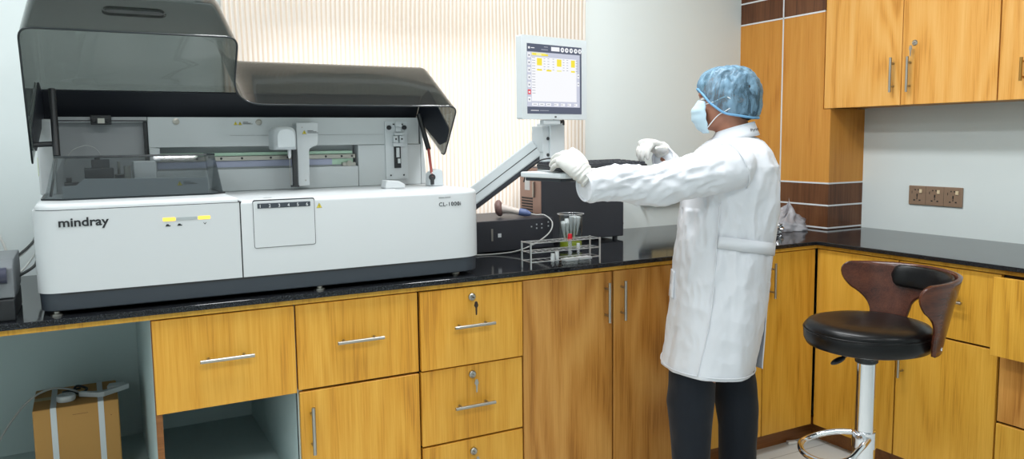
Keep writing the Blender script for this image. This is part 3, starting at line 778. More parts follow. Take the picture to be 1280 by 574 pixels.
b = B().box(.005, .085, 2.72, 2.80, 1.2405, 1.326).box(.025, .075, 2.74, 2.80, 1.326, 1.352).box(-.05, -.005, 2.72, 2.78, 1.2405, 1.285).box(-.045, -.03, 2.73, 2.76, 1.285, 1.30)
b.cyl((.042, 2.77, 1.352), (.042, 2.77, 1.362), .008).box(.088, .115, 2.74, 2.79, 1.2405, 1.305)
part('reagent_mixer', b, 'case_black', AN, bevel=.002)
part('steel_cylinder', B().cyl((.122, 2.72, 1.2405), (.122, 2.72, 1.332), .010, n=20).cyl((.100, 2.75, 1.30), (.100, 2.75, 1.345), .004), 'steel', AN, smooth='auto')
part('white_box', B().box(.140, .205, 2.74, 2.82, 1.2405, 1.345), 'white_plastic', AN, bevel=.004)
part('bay_wire', B().tube([(-.05, 2.80, 1.33), (-.03, 2.80, 1.375), (.01, 2.80, 1.395), (.04, 2.81, 1.385), (.06, 2.82, 1.35)], .0012, 6), 'cable', AN)

# ---- the raised lid (hinged at the top rear edge, swung up by 55 degrees)
HY, HZ, TH = 3.0, 1.492, RAD(55)
def lw(x, u, v): return V((x, HY - u * cos(TH) + v * sin(TH), HZ + u * sin(TH) + v * cos(TH)))
def corner(p0, p1, p2, r, n=7):
    p = V(p1); a = (V(p0) - p).normalized() * r; c = (V(p2) - p).normalized() * r
    return [tuple((p + a) * (1 - k / n) ** 2 + p * 2 * (k / n) * (1 - k / n) + (p + c) * (k / n) ** 2) for k in range(n + 1)]
def outline(xl, xm, xr, uL, uR, r):
    pts = [(xl, u) for u in (.0, .01, .02, .03, .06, .12, .2, .3)]
    pts += corner((xl, 0), (xl, uL), (xm, uL), r)
    pts += [(xl + (xm - xl) * t, uL) for t in (.3, .5, .7)]
    pts += corner((xl, uL), (xm, uL), (xm, uR), r)
    pts += [(xm, uL - .07), (xm, uR + .115)]
    n = 9
    for k in range(n + 1):
        t = k / n; a, bq, c = (xm, uR + .085), (xm + .004, uR), (xm + .10, uR)
        pts.append((a[0] * (1 - t) ** 2 + 2 * bq[0] * t * (1 - t) + c[0] * t * t, a[1] * (1 - t) ** 2 + 2 * bq[1] * t * (1 - t) + c[1] * t * t))
    pts += [(xm + .1 + (xr - xm - .1) * t, uR) for t in (.25, .5, .75)]
    pts += corner((xm, uR), (xr, uR), (xr, 0), r)
    pts += [(xr, u) for u in (.12, .06, .03, .02, .01, .0)]
    return pts
rim = outline(-.130, .431, 1.207, .462, .228, .034); topo = outline(-.104, .414, 1.186, .455, .228, .030)
VR = -.278
rings = []
for t in (0, .02, .25, .5, .75, .93):
    ring = []
    for (x0, u0), (x1, u1) in zip(rim, topo):
        x, u = x0 + (x1 - x0) * t, u0 + (u1 - u0) * t
        v = VR * (1 - t)
        if u < .03: v += (.03 - sqrt(max(.0009 - (.03 - u) ** 2, 0))) * (1 - t)      # rounded rear tips
        ring.append(lw(x, u, v))
    rings.append(ring)
cx, cu_ = .5, .1
for k in (1, 2, 3):
    q = RAD(30) * k; s = .018 * (1 - cos(q)); vv = -.0195 + .032 * sin(q)
    ring = []
    for i, (x, u) in enumerate(topo):
        dx = s if x < .0 else (-s if x > 1.1 else (-s if abs(x - .414) < .02 and u > .3 else 0))
        du = -s if (u > .44 or (abs(u - .228) < .01)) else 0
        ring.append(lw(x + dx, max(u + du, 0), vv))
    rings.append(ring)
b = B().loft(rings, False, True, False)
b.f.append(tuple(len(b.v) - len(rim) + j for j in range(len(rim)))); b.mi.append(0)
lid = part('lid', b, 'lid', AN, smooth='auto', solid=.004, label='raised smoke-tinted transparent lid')
# dark moulded edge along the lid's opening
b = B(); eps = []
for (x, u) in rim:
    v = VR + (.03 - sqrt(max(.0009 - (.03 - u) ** 2, 0)) if u < .03 else 0)
    eps.append(lw(x, u, v))
b.tube(eps, .0028, 8, sub=1)
part('lid_edge', b, 'rim', lid, smooth=True)
b = B()
def lbox(b, x0, x1, u0, u1, v0, v1):
    vs = [lw(x, u, v) for v in (v0, v1) for u in (u0, u1) for x in (x0, x1)]
    return b.add(vs, [(0, 2, 3, 1), (4, 5, 7, 6), (0, 1, 5, 4), (2, 6, 7, 3), (0, 4, 6, 2), (1, 3, 7, 5)])
lbox(b, -.10, 1.182, -.004, .104, -.014, -.005)
part('hinge_strip', b, 'black_soft', lid)
# black stiffening plates on the inside of both end walls
b = B(); pl = arc2([(.105, -.02), (.165, -.06), (.125, -.268), (.07, -.272), (.028, -.235), (.012, -.02)], [.004, .01, .02, .012, .02, .004])
o = lw(1.180, 0, 0); Fv = lw(0, 1, 0) - lw(0, 0, 0); Uv = lw(0, 0, 1) - lw(0, 0, 0)
b.prism(pl, o, Fv + V((-.0, 0, 0)), Uv + V((-.08, 0, 0)), (.004, 0, 0))
part('end_plate', b, 'black_soft', lid)
b = B(); b.prism(pl, lw(-.100, 0, 0), Fv, Uv + V((.09, 0, 0)), (.004, 0, 0)); part('end_plate', b, 'black_soft', lid)
# handle slot on the lid front
hs = lambda r, du: [lw(.161 + x, .4625 + du, -.149 + z) for x, z in [(.062 * (1 if c > 0 else -1) + r * c, r * s_) for c, s_ in [(cos(a), sin(a)) for a in [2 * pi * (i + .5) / 28 for i in range(28)]]]]
b = B().loft([hs(.024, -.004), hs(.024, .003), hs(.0195, .003), hs(.0195, -.004)], False, False)
part('handle_slot', b, 'lid', lid, smooth='auto', label='oval recessed finger slot')
b = B().loft([hs(.0195, -.009), hs(.0195, -.005)]); part('handle_back', b, 'rim', lid)
# struts
b = B().mat(0).cyl((-.066, 2.76, 1.565), (-.064, 2.71, 1.366), .010, n=16).mat(1).cyl((-.064, 2.71, 1.366), (-.088, 2.735, 1.245), .004, n=10)
b.mat(0).cyl((-.122, 2.73, 1.40), (-.062, 2.73, 1.402), .008, n=12)
part('lid_strut', b, ['black', 'seam'], AN, smooth='auto', label='black gas strut at the left end')
b = B().mat(0).cyl((1.152, 2.88, 1.497), (1.152, 2.79, 1.366), .0095, n=16).mat(1).cyl((1.152, 2.79, 1.366), (1.143, 2.738, 1.262), .005, n=10)
part('lid_strut', b, ['black', 'red_rod'], AN, smooth='auto', label='black gas strut with a reddish rod at the right end')
b = B().box(.032, .092, RY - .03, RY - .006, 1.462, 1.492).cyl((.042, RY - .035, 1.474), (.042, RY - .03, 1.474), .007).cyl((.082, RY - .035, 1.474), (.082, RY - .03, 1.474), .007)
lt = part('lid_latch', b, 'black', AN, bevel=.002)
part('latch_screw', B().box(.052, .072, RY - .033, RY - .03, 1.466, 1.482), 'steel', lt)

# ------------------------------------------------------------------ operator station: arm, tray, monitor, keyboard
AX = V((sin(RAD(78)), cos(RAD(78)), 0)); AN_ = V((AX.y, -AX.x, 0)); UP = V((0, 0, 1))     # width axis, direction to the user
def frame(o): return Matrix.Translation(V(o)) @ Matrix(((AX.x, -AN_.x, 0, 0), (AX.y, -AN_.y, 0, 0), (0, 0, 1, 0), (0, 0, 0, 1)))
st = thing('workstation_stand', 'pale grey swing arm with post and tray holding monitor and keyboard', 'monitor arm', (1.55, 2.54, 1.17))
p0 = V((1.264, 2.757, 1.141)); p1 = V((1.498, 2.560, 1.366)); d = (p1 - p0).normalized()
hz = V((d.x, d.y, 0)).normalized(); sd = V((hz.y, -hz.x, 0)); up = sd.cross(d)
if up.z < 0: up = -up
def beam(b, w0, w1, h0, h1, s0=0, s1=1):
    vs = []
    for s in (s0, s1):
        c = p0 + (p1 - p0) * s
        for h in (h0, h1):
            for w in (w0, w1): vs.append(c + sd * w + up * h)
    return b.add(vs, [(0, 2, 3, 1), (4, 5, 7, 6), (0, 1, 5, 4), (2, 6, 7, 3), (0, 4, 6, 2), (1, 3, 7, 5)])
sw = 1 if sd.y < 0 else -1
part('arm_mount', B().box(1.2215, 1.262, 2.735, 2.80, 1.09, 1.19), 'off_white', st, bevel=.004)
arm = part('swing_arm', beam(B(), -.028, .028, -.030, .036), 'off_white', st, bevel=.005)
part('arm_rib', beam(B(), .028 * sw, .0285 * sw, .0, .003) if sw > 0 else beam(B(), -.0285, -.028, .0, .003), 'seam', arm)
part('arm_underside', beam(B(), -.026, .026, -.042, -.0295), 'case_black', arm)
T = frame((1.512, 2.555, 1.37))
part('arm_bracket', B().box(-.028, .012, -.035, .03, -.055, .055, T), 'off_white', st, bevel=.003)
b = B()
for z in (-.03, .03): b.cyl(T @ V((-.006, -.035, z)), T @ V((-.006, -.038, z)), .006, n=14)
part('bracket_bolt', b, 'seam', st)
T = frame((1.551, 2.558, 1.30))
part('post', B().box(-.038, .036, -.038, .038, -.035, .157, T), 'off_white', st, bevel=.004)
part('post_top', B().box(-.070, -.0385, -.030, .03, .05, .146, T), 'off_white', st, bevel=.003)
KC = V((1.489, 2.204, 1.293)); TK = frame(KC)
b = B().loft([[TK @ V((x, y, z)) for x, y in arc2([(-.208, -.085), (.262, -.085), (.262, .125), (-.208, .125)], [.03, .03, .02, .02])] for z in (-.018, -.0005)])
ty = part('tray', b, 'off_white', st, bevel=.004)
part('tray_underside', B().box(-.188, -.06, -.05, .115, -.030, -.0185, TK).box(-.05, .25, -.06, .115, -.027, -.0185, TK), 'dark_grey', st, bevel=.003)
part('tray_clip', B().box(-.098, -.072, -.083, -.06, -.034, -.0185, TK), 'off_white', st, bevel=.003)
# support from the tray back to the post
a0 = TK @ V((.02, .10, -.03)); a1 = V((1.551, 2.558, 1.275))
dd = (a1 - a0); hd = V((dd.x, dd.y, 0)).normalized(); sx = V((hd.y, -hd.x, 0))
vs = [c + sx * w + UP * h for c in (a0, a1) for h in (-.012, .012) for w in (-.03, .03)]
part('tray_support', B().add(vs, [(0, 2, 3, 1), (4, 5, 7, 6), (0, 1, 5, 4), (2, 6, 7, 3), (0, 4, 6, 2), (1, 3, 7, 5)]), 'off_white', st, bevel=.003)

mo = thing('monitor', 'square pale grey monitor showing a yellow and white data table', 'monitor', (1.525, 2.50, 1.47))
MC = V((1.520, 2.474, 1.6145)); TM = frame(MC)
MW, MH = .162, .146
shell = part('casing', B().loft([[TM @ V((x, y, z)) for x, z in arc2([(-w, -h), (w, -h), (w, h), (-w, h)], .008)] for y, w, h in ((-.0, MW, MH), (.028, MW, MH), (.05, MW - .03, MH - .03))]), 'off_white', mo, bevel=.003)
part('neck', B().box(-.055, .03, .004, .026, -.165, -MH - .001, TM), 'off_white', mo, bevel=.004)
b = B().tube([TM @ V(p) for p in ((.0, .012, -.149), (.03, .010, -.158), (.05, .012, -.150), (.056, .016, -.165))], .004, 8)
b.box(.01, .05, .012, .03, -.158, -.1475, TM)
part('monitor_cable', b, 'cable_dark', mo)
part('power_button', B().box(-.004, .004, -.002, .0, -.139, -.134, TM), 'seam', mo)
# what the screen shows: u,v run over the lit area from the upper left
U0, U1, V0, V1 = -.136, .134, .118, -.126
k = {'white': emissive('screen white', (.96, .97, 1.0, 1), 1.0), 'slate': emissive('screen slate', rgb(98, 104, 122), 1.0), 'lilac': emissive('screen lilac', rgb(206, 210, 226), 1.0),
     'yellow': emissive('screen yellow', rgb(250, 232, 82), 1.0), 'pale': emissive('screen pale yellow', rgb(250, 246, 180), 1.0), 'red': emissive('screen red', rgb(232, 92, 100), 1.0), 'text': emissive('screen text', rgb(150, 154, 168), 1.0), 'dim': emissive('screen grey', rgb(170, 174, 186), 1.0)}
order = ['slate', 'white', 'lilac', 'yellow', 'pale', 'red', 'text', 'dim']
b = B()
def q(m, u0, v0, u1, v1, lay):
    b.mat(order.index(m)); xx0, xx1 = U0 + (U1 - U0) * u0, U0 + (U1 - U0) * u1; z0, z1 = V0 + (V1 - V0) * v1, V0 + (V1 - V0) * v0
    b.box(xx0, xx1, -.0006 - .0003 * lay, .001, z0, z1, TM)
q('slate', 0, 0, 1, 1, 0); q('lilac', .0, .115, .965, .90, 1); q('white', .075, .185, .90, .82, 2)
q('pale', .08, .125, .33, .165, 3); q('yellow', .09, .135, .16, .16, 4); q('yellow', .25, .14, .37, .165, 4); q('lilac', .345, .125, .62, .162, 3); q('lilac', .63, .125, .92, .162, 3)
for u in (.43,): q('white', u, .025, u + .15, .085, 3)
for u in (.61, .69, .775, .86, .94): 
    z = V0 + (V1 - V0) * .058; x = U0 + (U1 - U0) * (u + .025); b.mat(1).cyl(TM @ V((x, .001, z)), TM @ V((x, -.0016, z)), .0085, n=16); q('text', u + .015, .045, u + .036, .07, 6)
for i, (u, w) in enumerate(((.17, .09), (.53, .085), (.795, .075))):
    q('yellow', u, .20, u + w, .305, 3); q('yellow' if i != 1 else 'pale', u, .355, u + w, .38, 3)
q('yellow', .34, .36, .43, .385, 3)
for r in range(14):
    v = .195 + r * .039
    q('text', .085, v, .14, v + .006, 4)
    if r < 5:
        for u in (.29, .36, .45, .64, .71, .885): q('text', u, v + .004, u + .03, v + .010, 4)
for i in range(7): q('red' if i == 5 else 'white', .008, .13 + i * .105, .062, .20 + i * .105, 2); q('text' if i != 5 else 'white', .022, .155 + i * .105, .045, .18 + i * .105, 4)
for i in range(7): q('white', .08 + i * .125 + (.02 if i > 2 else 0), .845, .185 + i * .118 + (.02 if i > 2 else 0), .885, 2); q('text', .10 + i * .125, .86, .16 + i * .12, .868, 4)
for v in (.40, .52): q('white', .915, v, .955, v + .06, 2); q('text', .925, v + .02, .945, v + .04, 4)
q('white', .06, .95, .2, .958, 2); q('dim', .22, .95, .38, .958, 2); q('white', .07, .055, .13, .065, 2); q('dim', .30, .03, .37, .04, 2); q('dim', .25, .07, .37, .08, 2); q('white', .02, .045, .05, .075, 2)
part('screen', b, [k[n] for n in order], mo, label='lit screen with a table of yellow and white cells')

kb = thing('keyboard', 'black computer keyboard on the pale tray under the gloved hands', 'keyboard', (KC.x, KC.y, 1.303))
TQ = frame(KC + V((0, 0, .0005)))
b = B().loft([[TQ @ V((x, y, z + (y + .07) * .06)) for x, y in arc2([(-.178 + i, -.068 + i), (.215 - i, -.068 + i), (.215 - i, .075 - i), (-.178 + i, .075 - i)], .008)] for z, i in ((0, .003), (.012, 0), (.016, .002))], )
part('body', b, 'black', kb, bevel=.001)
b = B()
for r in range(6):
    y0 = -.060 + r * .0215 + (.004 if r == 5 else 0)
    cols = 21
    c = 0
    while c < cols:
        w = 1
        if r == 0 and c == 4: w = 6
        if c in (15, 16) and 0: pass
        x0 = -.171 + c * .0181 + (.0 if c < 15 else .004)
        if not (c == 15 and r in (2,)):
            zz = .016 + (y0 + .077) * .06
            X0, X1 = x0 + .001, x0 + .0181 * w - .0015
            vs = []
            for z_, i in ((zz, 0), (zz + .0075, .0022)):
                for y in (y0 + .001 + i, y0 + .0195 - i):
                    for x in (X0 + i, X1 - i): vs.append(TQ @ V((x, y, z_)))
            b.add(vs, [(4, 5, 7, 6), (0, 1, 5, 4), (2, 6, 7, 3), (0, 4, 6, 2), (1, 3, 7, 5), (0, 2, 3, 1)])
        c += w
kk = part('keys', b, 'case_black', kb)
part('keyboard_cable', B().tube([TQ @ V(p) for p in ((-.03, .072, .012), (-.05, .085, .03), (-.09, .10, .040), (-.13, .12, .030), (-.15, .15, .0), (-.12, .2, -.04))], .0024, 8), 'cable_dark', kb)

# ------------------------------------------------------------------ things on the worktop
t = thing('desktop_computer', 'flat black desktop computer lying under the handheld scanner', 'computer', (1.54, 3.0, CT))
part('case', B().box(1.32, 1.752, 2.872, 3.20, CT + .006, 1.068), 'case_black', t, bevel=.004)
part('foot', B().box(1.34, 1.37, 2.885, 2.915, CT, CT + .0055), 'black', t); part('foot', B().box(1.70, 1.73, 2.885, 2.915, CT, CT + .0055), 'black', t)
part('foot', B().box(1.34, 1.37, 3.15, 3.18, CT, CT + .0055), 'black', t); part('foot', B().box(1.70, 1.73, 3.15, 3.18, CT, CT + .0055), 'black', t)
part('badge', B().box(1.453, 1.461, 2.870, 2.873, .985, 1.035), 'steel', t); part('front_port', B().box(1.484, 1.499, 2.870, 2.873, .998, 1.014), 'off_white', t, label='pale square front port')
for x, z in ((1.665, 1.038), (1.69, 1.038), (1.722, 1.045), (1.722, 1.028), (1.64, 1.03), (1.665, 1.022), (1.69, 1.022)): part('status_light', B().box(x, x + .006, 2.8708, 2.873, z, z + .006), 'tray_grey', t)
t = thing('tower_computer', 'large black tower computer against the white wall beneath the keyboard tray', 'computer', (1.99, 3.09, CT))
TY0, TY1, TX0, TX1, TZ0, TZ1 = 2.99, 3.185, 1.764, 2.206, CT + .012, 1.275
part('case', B().box(TX0, TX1, TY0, TY1, TZ0, TZ1), 'case_black', t, bevel=.004)
part('end_panel', B().box(TX0 - .003, TX0 - .0002, TY0 + .004, TY1 - .004, TZ0 + .004, TZ1 - .004), 'window_glow_metal', t, bevel=.001)
b = B()
for i in range(14):
    for j in range(9): b.box(TX0 - .0042, TX0 - .003, TY0 + .075 + i * .0072, TY0 + .0795 + i * .0072, 1.03 + j * .0125, 1.0375 + j * .0125)
part('grille', b, 'seam', t)
part('panel_latch', B().box(TX0 - .012, TX0 - .003, TY0 + .055, TY0 + .065, 1.14, 1.21), 'steel', t, bevel=.002)
part('case_sticker', B().box(TX0 - .0042, TX0 - .003, TY0 + .10, TY0 + .145, 1.17, 1.23), 'off_white', t)
for x in (1.80, 2.17):
    for y in (3.01, 3.165): part('foot', B().cyl((x, y, CT), (x, y, TZ0), .012), 'black', t)
part('side_knob', B().cyl((TX1, 3.02, 1.0), (TX1 + .014, 3.02, 1.0), .010).cyl((TX1, 3.02, .985), (TX1 + .008, 3.02, .985), .006), 'black', t)

t = thing('barcode_scanner', 'handheld scanner with a blue grey butt lying on the flat computer', 'scanner', (1.47, 2.93, 1.0685))
s0 = V((1.552, 2.985, 1.108)); s1 = V((1.622, 2.928, 1.092)); dx = (s1 - s0).normalized()
part('scanner_head', B().lathe(s0, [(0, -.020), (.022, -.019), (.033, -.010), (.036, -.002), (.033, .006), (.022, .012), (0, .013)], 28, V((.8, -.5, .12))), 'scan_dark', t, smooth=True)
part('grip', B().tube([s0 + dx * .008, s0 + dx * .035, s0 + dx * .065, s1 + V((0, 0, -.001))], [.023, .017, .014, .014], 18), 'scan_grey', t, smooth=True)
part('butt', B().tube([s1 - dx * .004, s1 + dx * .022, s1 + dx * .045 + V((0, 0, -.002))], [.0155, .016, .007], 16), 'bluegrey', t, smooth=True)
part('scanner_cable', B().tube([s1 + dx * .042, s1 + dx * .07, (1.705, 2.868, 1.078), (1.725, 2.84, 1.05), (1.70, 2.82, 1.01), (1.62, 2.80, .972), (1.53, 2.80, .946), (1.45, 2.84, .9355), (1.36, 2.86, .9355)], .003, 8), 'cable', t, smooth=True)

# test tube rack: bent wire shelves on four posts
t = thing('test_tube_rack', 'stainless wire test tube rack with three shelves at the worktop edge', 'rack', (1.54, 2.47, CT))
rx0, rx1, ry0, ry1 = 1.392, 1.690, 2.440, 2.506
for x in (rx0, rx1):
    for y in (ry0, ry1): part('post', B().box(x - .0028, x + .0028, y - .0028, y + .0028, CT, 1.030), 'bright_steel', t, bevel=.0008)
for z, nm in ((1.026, 'shelf'), (.992, 'shelf'), (.958, 'shelf')):
    b = B()
    for y in (ry0, ry1): b.box(rx0 + .0036, rx1 - .0036, y - .0022, y + .0022, z - .0008, z + .0020)
    for x in (rx0, rx1): b.box(x - .0022, x + .0022, ry0 + .0036, ry1 - .0036, z - .0008, z + .0020)
    if z > .98:
        b.box(rx0 + .003, rx1 - .003, (ry0 + ry1) / 2 - .0015, (ry0 + ry1) / 2 + .0015, z, z + .0015)
        for i in range(1, 10): b.box(rx0 + .0298 * i - .0012, rx0 + .0298 * i + .0012, ry0 + .003, ry1 - .003, z, z + .0015)
    else:
        for i in range(1, 10): b.box(rx0 + .0298 * i - .0012, rx0 + .0298 * i + .0012, ry0 + .003, ry1 - .003, z, z + .001)
    part(nm, b, 'bright_steel', t)
def tubew(name, label, x, y, z0, z1, r, cap, capmat, group=None):
    t = thing(name, label, 'tube', (x, y, z0), group)
    part('glass_body', B().lathe((x, y, z0), [(0, 0), (r * .6, .002), (r, .008), (r, z1 - z0), (r * .85, z1 - z0), (r * .85, .01), (0, .006)], 16), 'clear_plastic', t, smooth='auto')
    part('cap', B().lathe((x, y, z1 - .004), [(r * .7, 0), (r * 1.08, .001), (r * 1.15, cap * .5), (r * 1.05, cap), (0, cap)], 18), capmat, t, smooth='auto')
    return t
tubew('test_tube', 'clear test tube with a bright red cap standing in the wire rack', 1.590, 2.490, .960, 1.022, .0075, .026, 'red')
tubew('sample_vial', 'small white-topped vial in the rack, directly right of the red-capped tube', 1.627, 2.490, .960, .990, .006, .020, 'tip')
b_, g_ = 'small clear vials with white tops at the front of the rack', None
tubew('sample_vial', 'clear vial with a tall white top, the outer of two at the rack front', 1.497, 2.462, CT, .955, .0068, .030, 'tip')
tubew('sample_vial', 'clear vial with a tall white top, the taller of two at the rack front', 1.519, 2.468, CT, .958, .0068, .032, 'tip')
for i, (x, y, lab) in enumerate(((1.575, 2.470, 'small clear box with a white lid in the rack, nearer the two vials'), (1.640, 2.475, 'small clear box with a white lid in the rack, nearer its end post'))):
    t = thing('sample_box', lab, 'box', (x, y, CT))
    part('tub', B().box(x - .026, x + .026, y - .016, y + .016, CT, CT + .016), 'clear_plastic', t, bevel=.002)
    part('lid', B().box(x - .028, x + .028, y - .018, y + .018, CT + .0162, CT + .0245), 'tip', t, bevel=.002)

# glass beaker with plastic tips
bx, by = 1.792, 2.80
t = thing('beaker', 'clear glass beaker behind the wire rack', 'beaker', (bx, by, CT))
part('glass_wall', B().lathe((bx, by, CT), [(0, .001), (.045, .001), (.052, .006), (.052, .142), (.057, .152), (.0555, .153), (.049, .142), (.049, .010), (0, .006)], 40), 'glass', t, smooth='auto')
part('rim', B().tube([(bx + .0555 * cos(a), by + .0555 * sin(a), CT + .1525) for a in [2 * pi * i / 48 for i in range(48)]], .0019, 8, True, 1), 'clear_plastic', t, smooth=True)
b = B()
for k in range(8): b.box(bx - .030, bx - .030 + (.018 if k % 2 else .01), by - .0522, by - .0518, CT + .055 + k * .009, CT + .056 + k * .009)
single('waste_liquid', B().lathe((bx, by, CT + .0075), [(0, 0), (.042, .0035), (.0462, .006), (.0462, .028), (0, .028)], 32), 'lime', 'yellow green liquid at the bottom of the beaker', 'liquid', (bx, by, CT + .0075), smooth='auto')
def tip():
    t = thing('pipette_tip', 'white plastic pipette tip piled in the glass beaker', 'pipette tip', (0, 0, 0), 'pipette tips in the beaker')
    b = B().lathe((0, 0, 0), [(0, -.036), (.0028, -.036), (.0062, .0), (.0085, .026), (.0085, .040), (.0065, .040), (.005, 0), (0, -.03)], 10)
    part('shaft', b, 'tip', t, smooth='auto'); return t
tp = tip(); rnd = random.Random(4)
spots = [(0.0, 0.0)] + [(cos(pi / 3 * i), sin(pi / 3 * i)) for i in range(6)] + [(c_ * cos(pi / 6 * i + .0), c_ * sin(pi / 6 * i)) for i in range(12) for c_ in ((2.0 if i % 2 == 0 else 1.732),)]
for k, (hx, hy) in enumerate(spots):                       # the tips fan out like a bunch of straws
    o = tp if k == 0 else copy_thing(tp, (0, 0, 0), tp['label'], tp['group'])
    lo = V((.0135 * hx, .0135 * hy, 0)); hi_ = V((.0192 * hx, .0192 * hy, .074))
    o.location = V((bx, by, CT + .052 + .034 + rnd.uniform(-.016, .022))) + (lo + hi_) * .5 - V((0, 0, .037))
    o.rotation_euler = (hi_ - lo).to_track_quat('Z', 'Y').to_euler()

# crumpled plastic bag in the corner
def blob(b, c, rx, ry, rz, seed, amp, n=48, m=26, flat=0.0):
    c = V(c); rings = []
    for i in range(m + 1):
        th = pi * (i + .03) / (m + .06); ring = []
        for j in range(n):
            a = 2 * pi * j / n
            d = V((sin(th) * cos(a), sin(th) * sin(a), -cos(th)))
            w = 1 + amp * (abs(noise.noise(d * 2.1 + V((seed, 0, 0)))) * 1.6 - .4) + amp * .6 * (noise.noise(d * 5.5 + V((0, seed, 0))))
            p = V((d.x * rx * w, d.y * ry * w, d.z * rz * w))
            if p.z < -rz * .55: p.z = -rz * .55
            ring.append(c + p)
        rings.append(ring)
    return b.loft(rings)
crease_ = lambda q: .5 - abs(noise.noise(q)) * 2
b = B(); rings = []
for i in range(31):
    t_ = i / 30; z = .128 * t_ ** .9; ring = []
    for j in range(56):
        a = 2 * pi * j / 56
        r = (1 - t_ ** 1.5) * .85 + .16 * (1 - t_) + .10 * sin(pi * min(1, t_ * 1.2))
        fold = 1 + (.25 + .75 * t_) * noise.noise(V((cos(a) * 1.7, sin(a) * 1.7, t_ * 2.6 + 3))) + .30 * crease_(V((cos(a) * 2.6, sin(a) * 2.6, t_ * 4)))
        ring.append(V((3.062 + .012 * t_ + .105 * r * fold * cos(a), 2.80 + .066 * r * fold * sin(a), CT + .001 + z + (.050 * noise.noise(V((cos(a) * 1.6, sin(a) * 1.6, 5 + t_))) * t_))))
    rings.append(ring)
b.loft(rings)
single('plastic_bag', b, 'bag', 'crumpled clear plastic bag at the foot of the panelled pillar', 'bag', (3.062, 2.80, CT), smooth=True)
b = blob(B(), (2.905, 2.735, CT + .022), .042, .030, .036, 5.5, .6, 30, 16)
single('foil_packet', b, 'foil', 'crushed silver foil packet beside the plastic bag', 'packet', (2.905, 2.735, CT), smooth=False)

# device and cables at the extreme left end of the worktop
t = thing('label_printer', 'dark grey label printer cut off by the frame beside the analyser', 'printer', (-.27, 2.60, CT))
part('base', B().box(-.42, -.179, 2.462, 2.72, CT, .992), 'black', t, bevel=.004)
part('body', B().prism([(2.47, .994), (2.47, 1.075), (2.53, 1.092), (2.74, 1.092), (2.74, .994)], (-.42, 0, 0), (0, 1, 0), (0, 0, 1), (.241, 0, 0)), 'print_grey', t, bevel=.003)
part('roller', B().cyl((-.41, 2.474, 1.055), (-.193, 2.474, 1.055), .022, n=24), 'print_blue', t, smooth='auto')
b = B()
b.tube([(-.185, 2.70, 1.075), (-.165, 2.80, 1.085), (-.150, 2.92, 1.095), (-.145, 3.08, 1.10), (-.10, 3.12, 1.10)], .004, 8).tube([(-.185, 2.68, 1.02), (-.165, 2.76, 1.022), (-.150, 2.90, 1.02), (-.145, 3.08, 1.02), (-.10, 3.12, 1.02)], .0045, 8)
single('power_cable', b, 'cable_dark', 'black cables from the label printer to behind the analyser', 'cable', (-.185, 2.68, .96))
b = B().tube([(-.30, 2.76, 1.03), (-.20, 2.82, 1.055), (-.155, 2.95, 1.085), (-.145, 3.1, 1.09), (-.10, 3.15, 1.09)], .005, 8).tube([(-.30, 2.8, .98), (-.2, 2.85, 1.0), (-.15, 2.95, 1.05), (-.145, 3.08, 1.06), (-.10, 3.14, 1.07)], .003, 8)
single('data_cable', b, 'cable_white', 'white cable rising from the printer to behind the analyser', 'cable', (-.30, 2.76, .98))
b = B().tube([(-1.595, 3.297, 1.34), (-1.2, 3.297, 1.35), (-.80, 3.297, 1.345), (-.52, 3.297, 1.31), (-.40, 3.297, 1.25), (-.32, 3.297, 1.17), (-.27, 3.297, 1.08), (-.245, 3.297, .98), (-.24, 3.297, .936)], .004, 8)
single('wall_cable', b, 'cable_white', 'thin white cable drooping down the white wall beside the analyser', 'cable', (-.24, 3.297, .936))

# ------------------------------------------------------------------ carton in the open niche
t = thing('cardboard_box', 'brown cardboard carton with two white straps in the open niche', 'box', (-.062, 3.0, .287))
bx0, bx1, by0, by1, bz1 = -.186, .061, 2.88, 3.125, .556
part('carton', B().box(bx0, bx1, by0, by1, .287, bz1), 'cardboard', t, bevel=.004)
part('tape', B().box(bx0 + .001, bx1 - .001, 2.985, 3.02, bz1, bz1 + .0006), 'tan_plate', t)
for x in (-.128, .008):
    b = B().box(x - .0085, x + .0085, by0 - .0012, by1 + .0012, bz1 + .0008, bz1 + .0018).box(x - .0085, x + .0085, by0 - .0018, by0 - .0003, .288, bz1 + .0018).box(x - .0085, x + .0085, by1 + .0003, by1 + .0018, .288, bz1 + .0018)
    part('strap', b, 'strap', t)
part('scuff', B().box(-.075, -.03, by0 - .0004, by0, .5255, .527).box(.035, .038, by0 - .0004, by0, .505, .508), 'plinthwood', t)
zc = bz1 + .0022
t = thing('cable_adapter', 'white flat bracket-shaped adapter lying on the strapped carton', 'adapter', (.0, 2.95, zc))
part('adapter_arm', B().prism(arc2([(-.055, 2.965), (.005, 2.925), (.020, 2.925), (.098, 2.985), (.092, 2.998), (.014, 2.942), (.008, 2.942), (-.048, 2.978)], .002), (0, 0, zc), (1, 0, 0), (0, 1, 0), (0, 0, .016)), 'strap', t, bevel=.001)
part('adapter_head', B().prism(arc2([(.03, 3.01), (.092, 3.0), (.085, 3.045), (.038, 3.045)], .004), (0, 0, zc), (1, 0, 0), (0, 1, 0), (0, 0, .010)), 'strap', t, bevel=.001)
single('white_roll', B().lathe((-.092, 2.945, zc), [(0, 0), (.026, 0), (.028, .003), (.028, .017), (.025, .020), (.010, .020), (.010, .016), (0, .016)], 32), 'strap', 'round white puck on top of the strapped carton', 'puck', (-.092, 2.945, zc), smooth='auto')
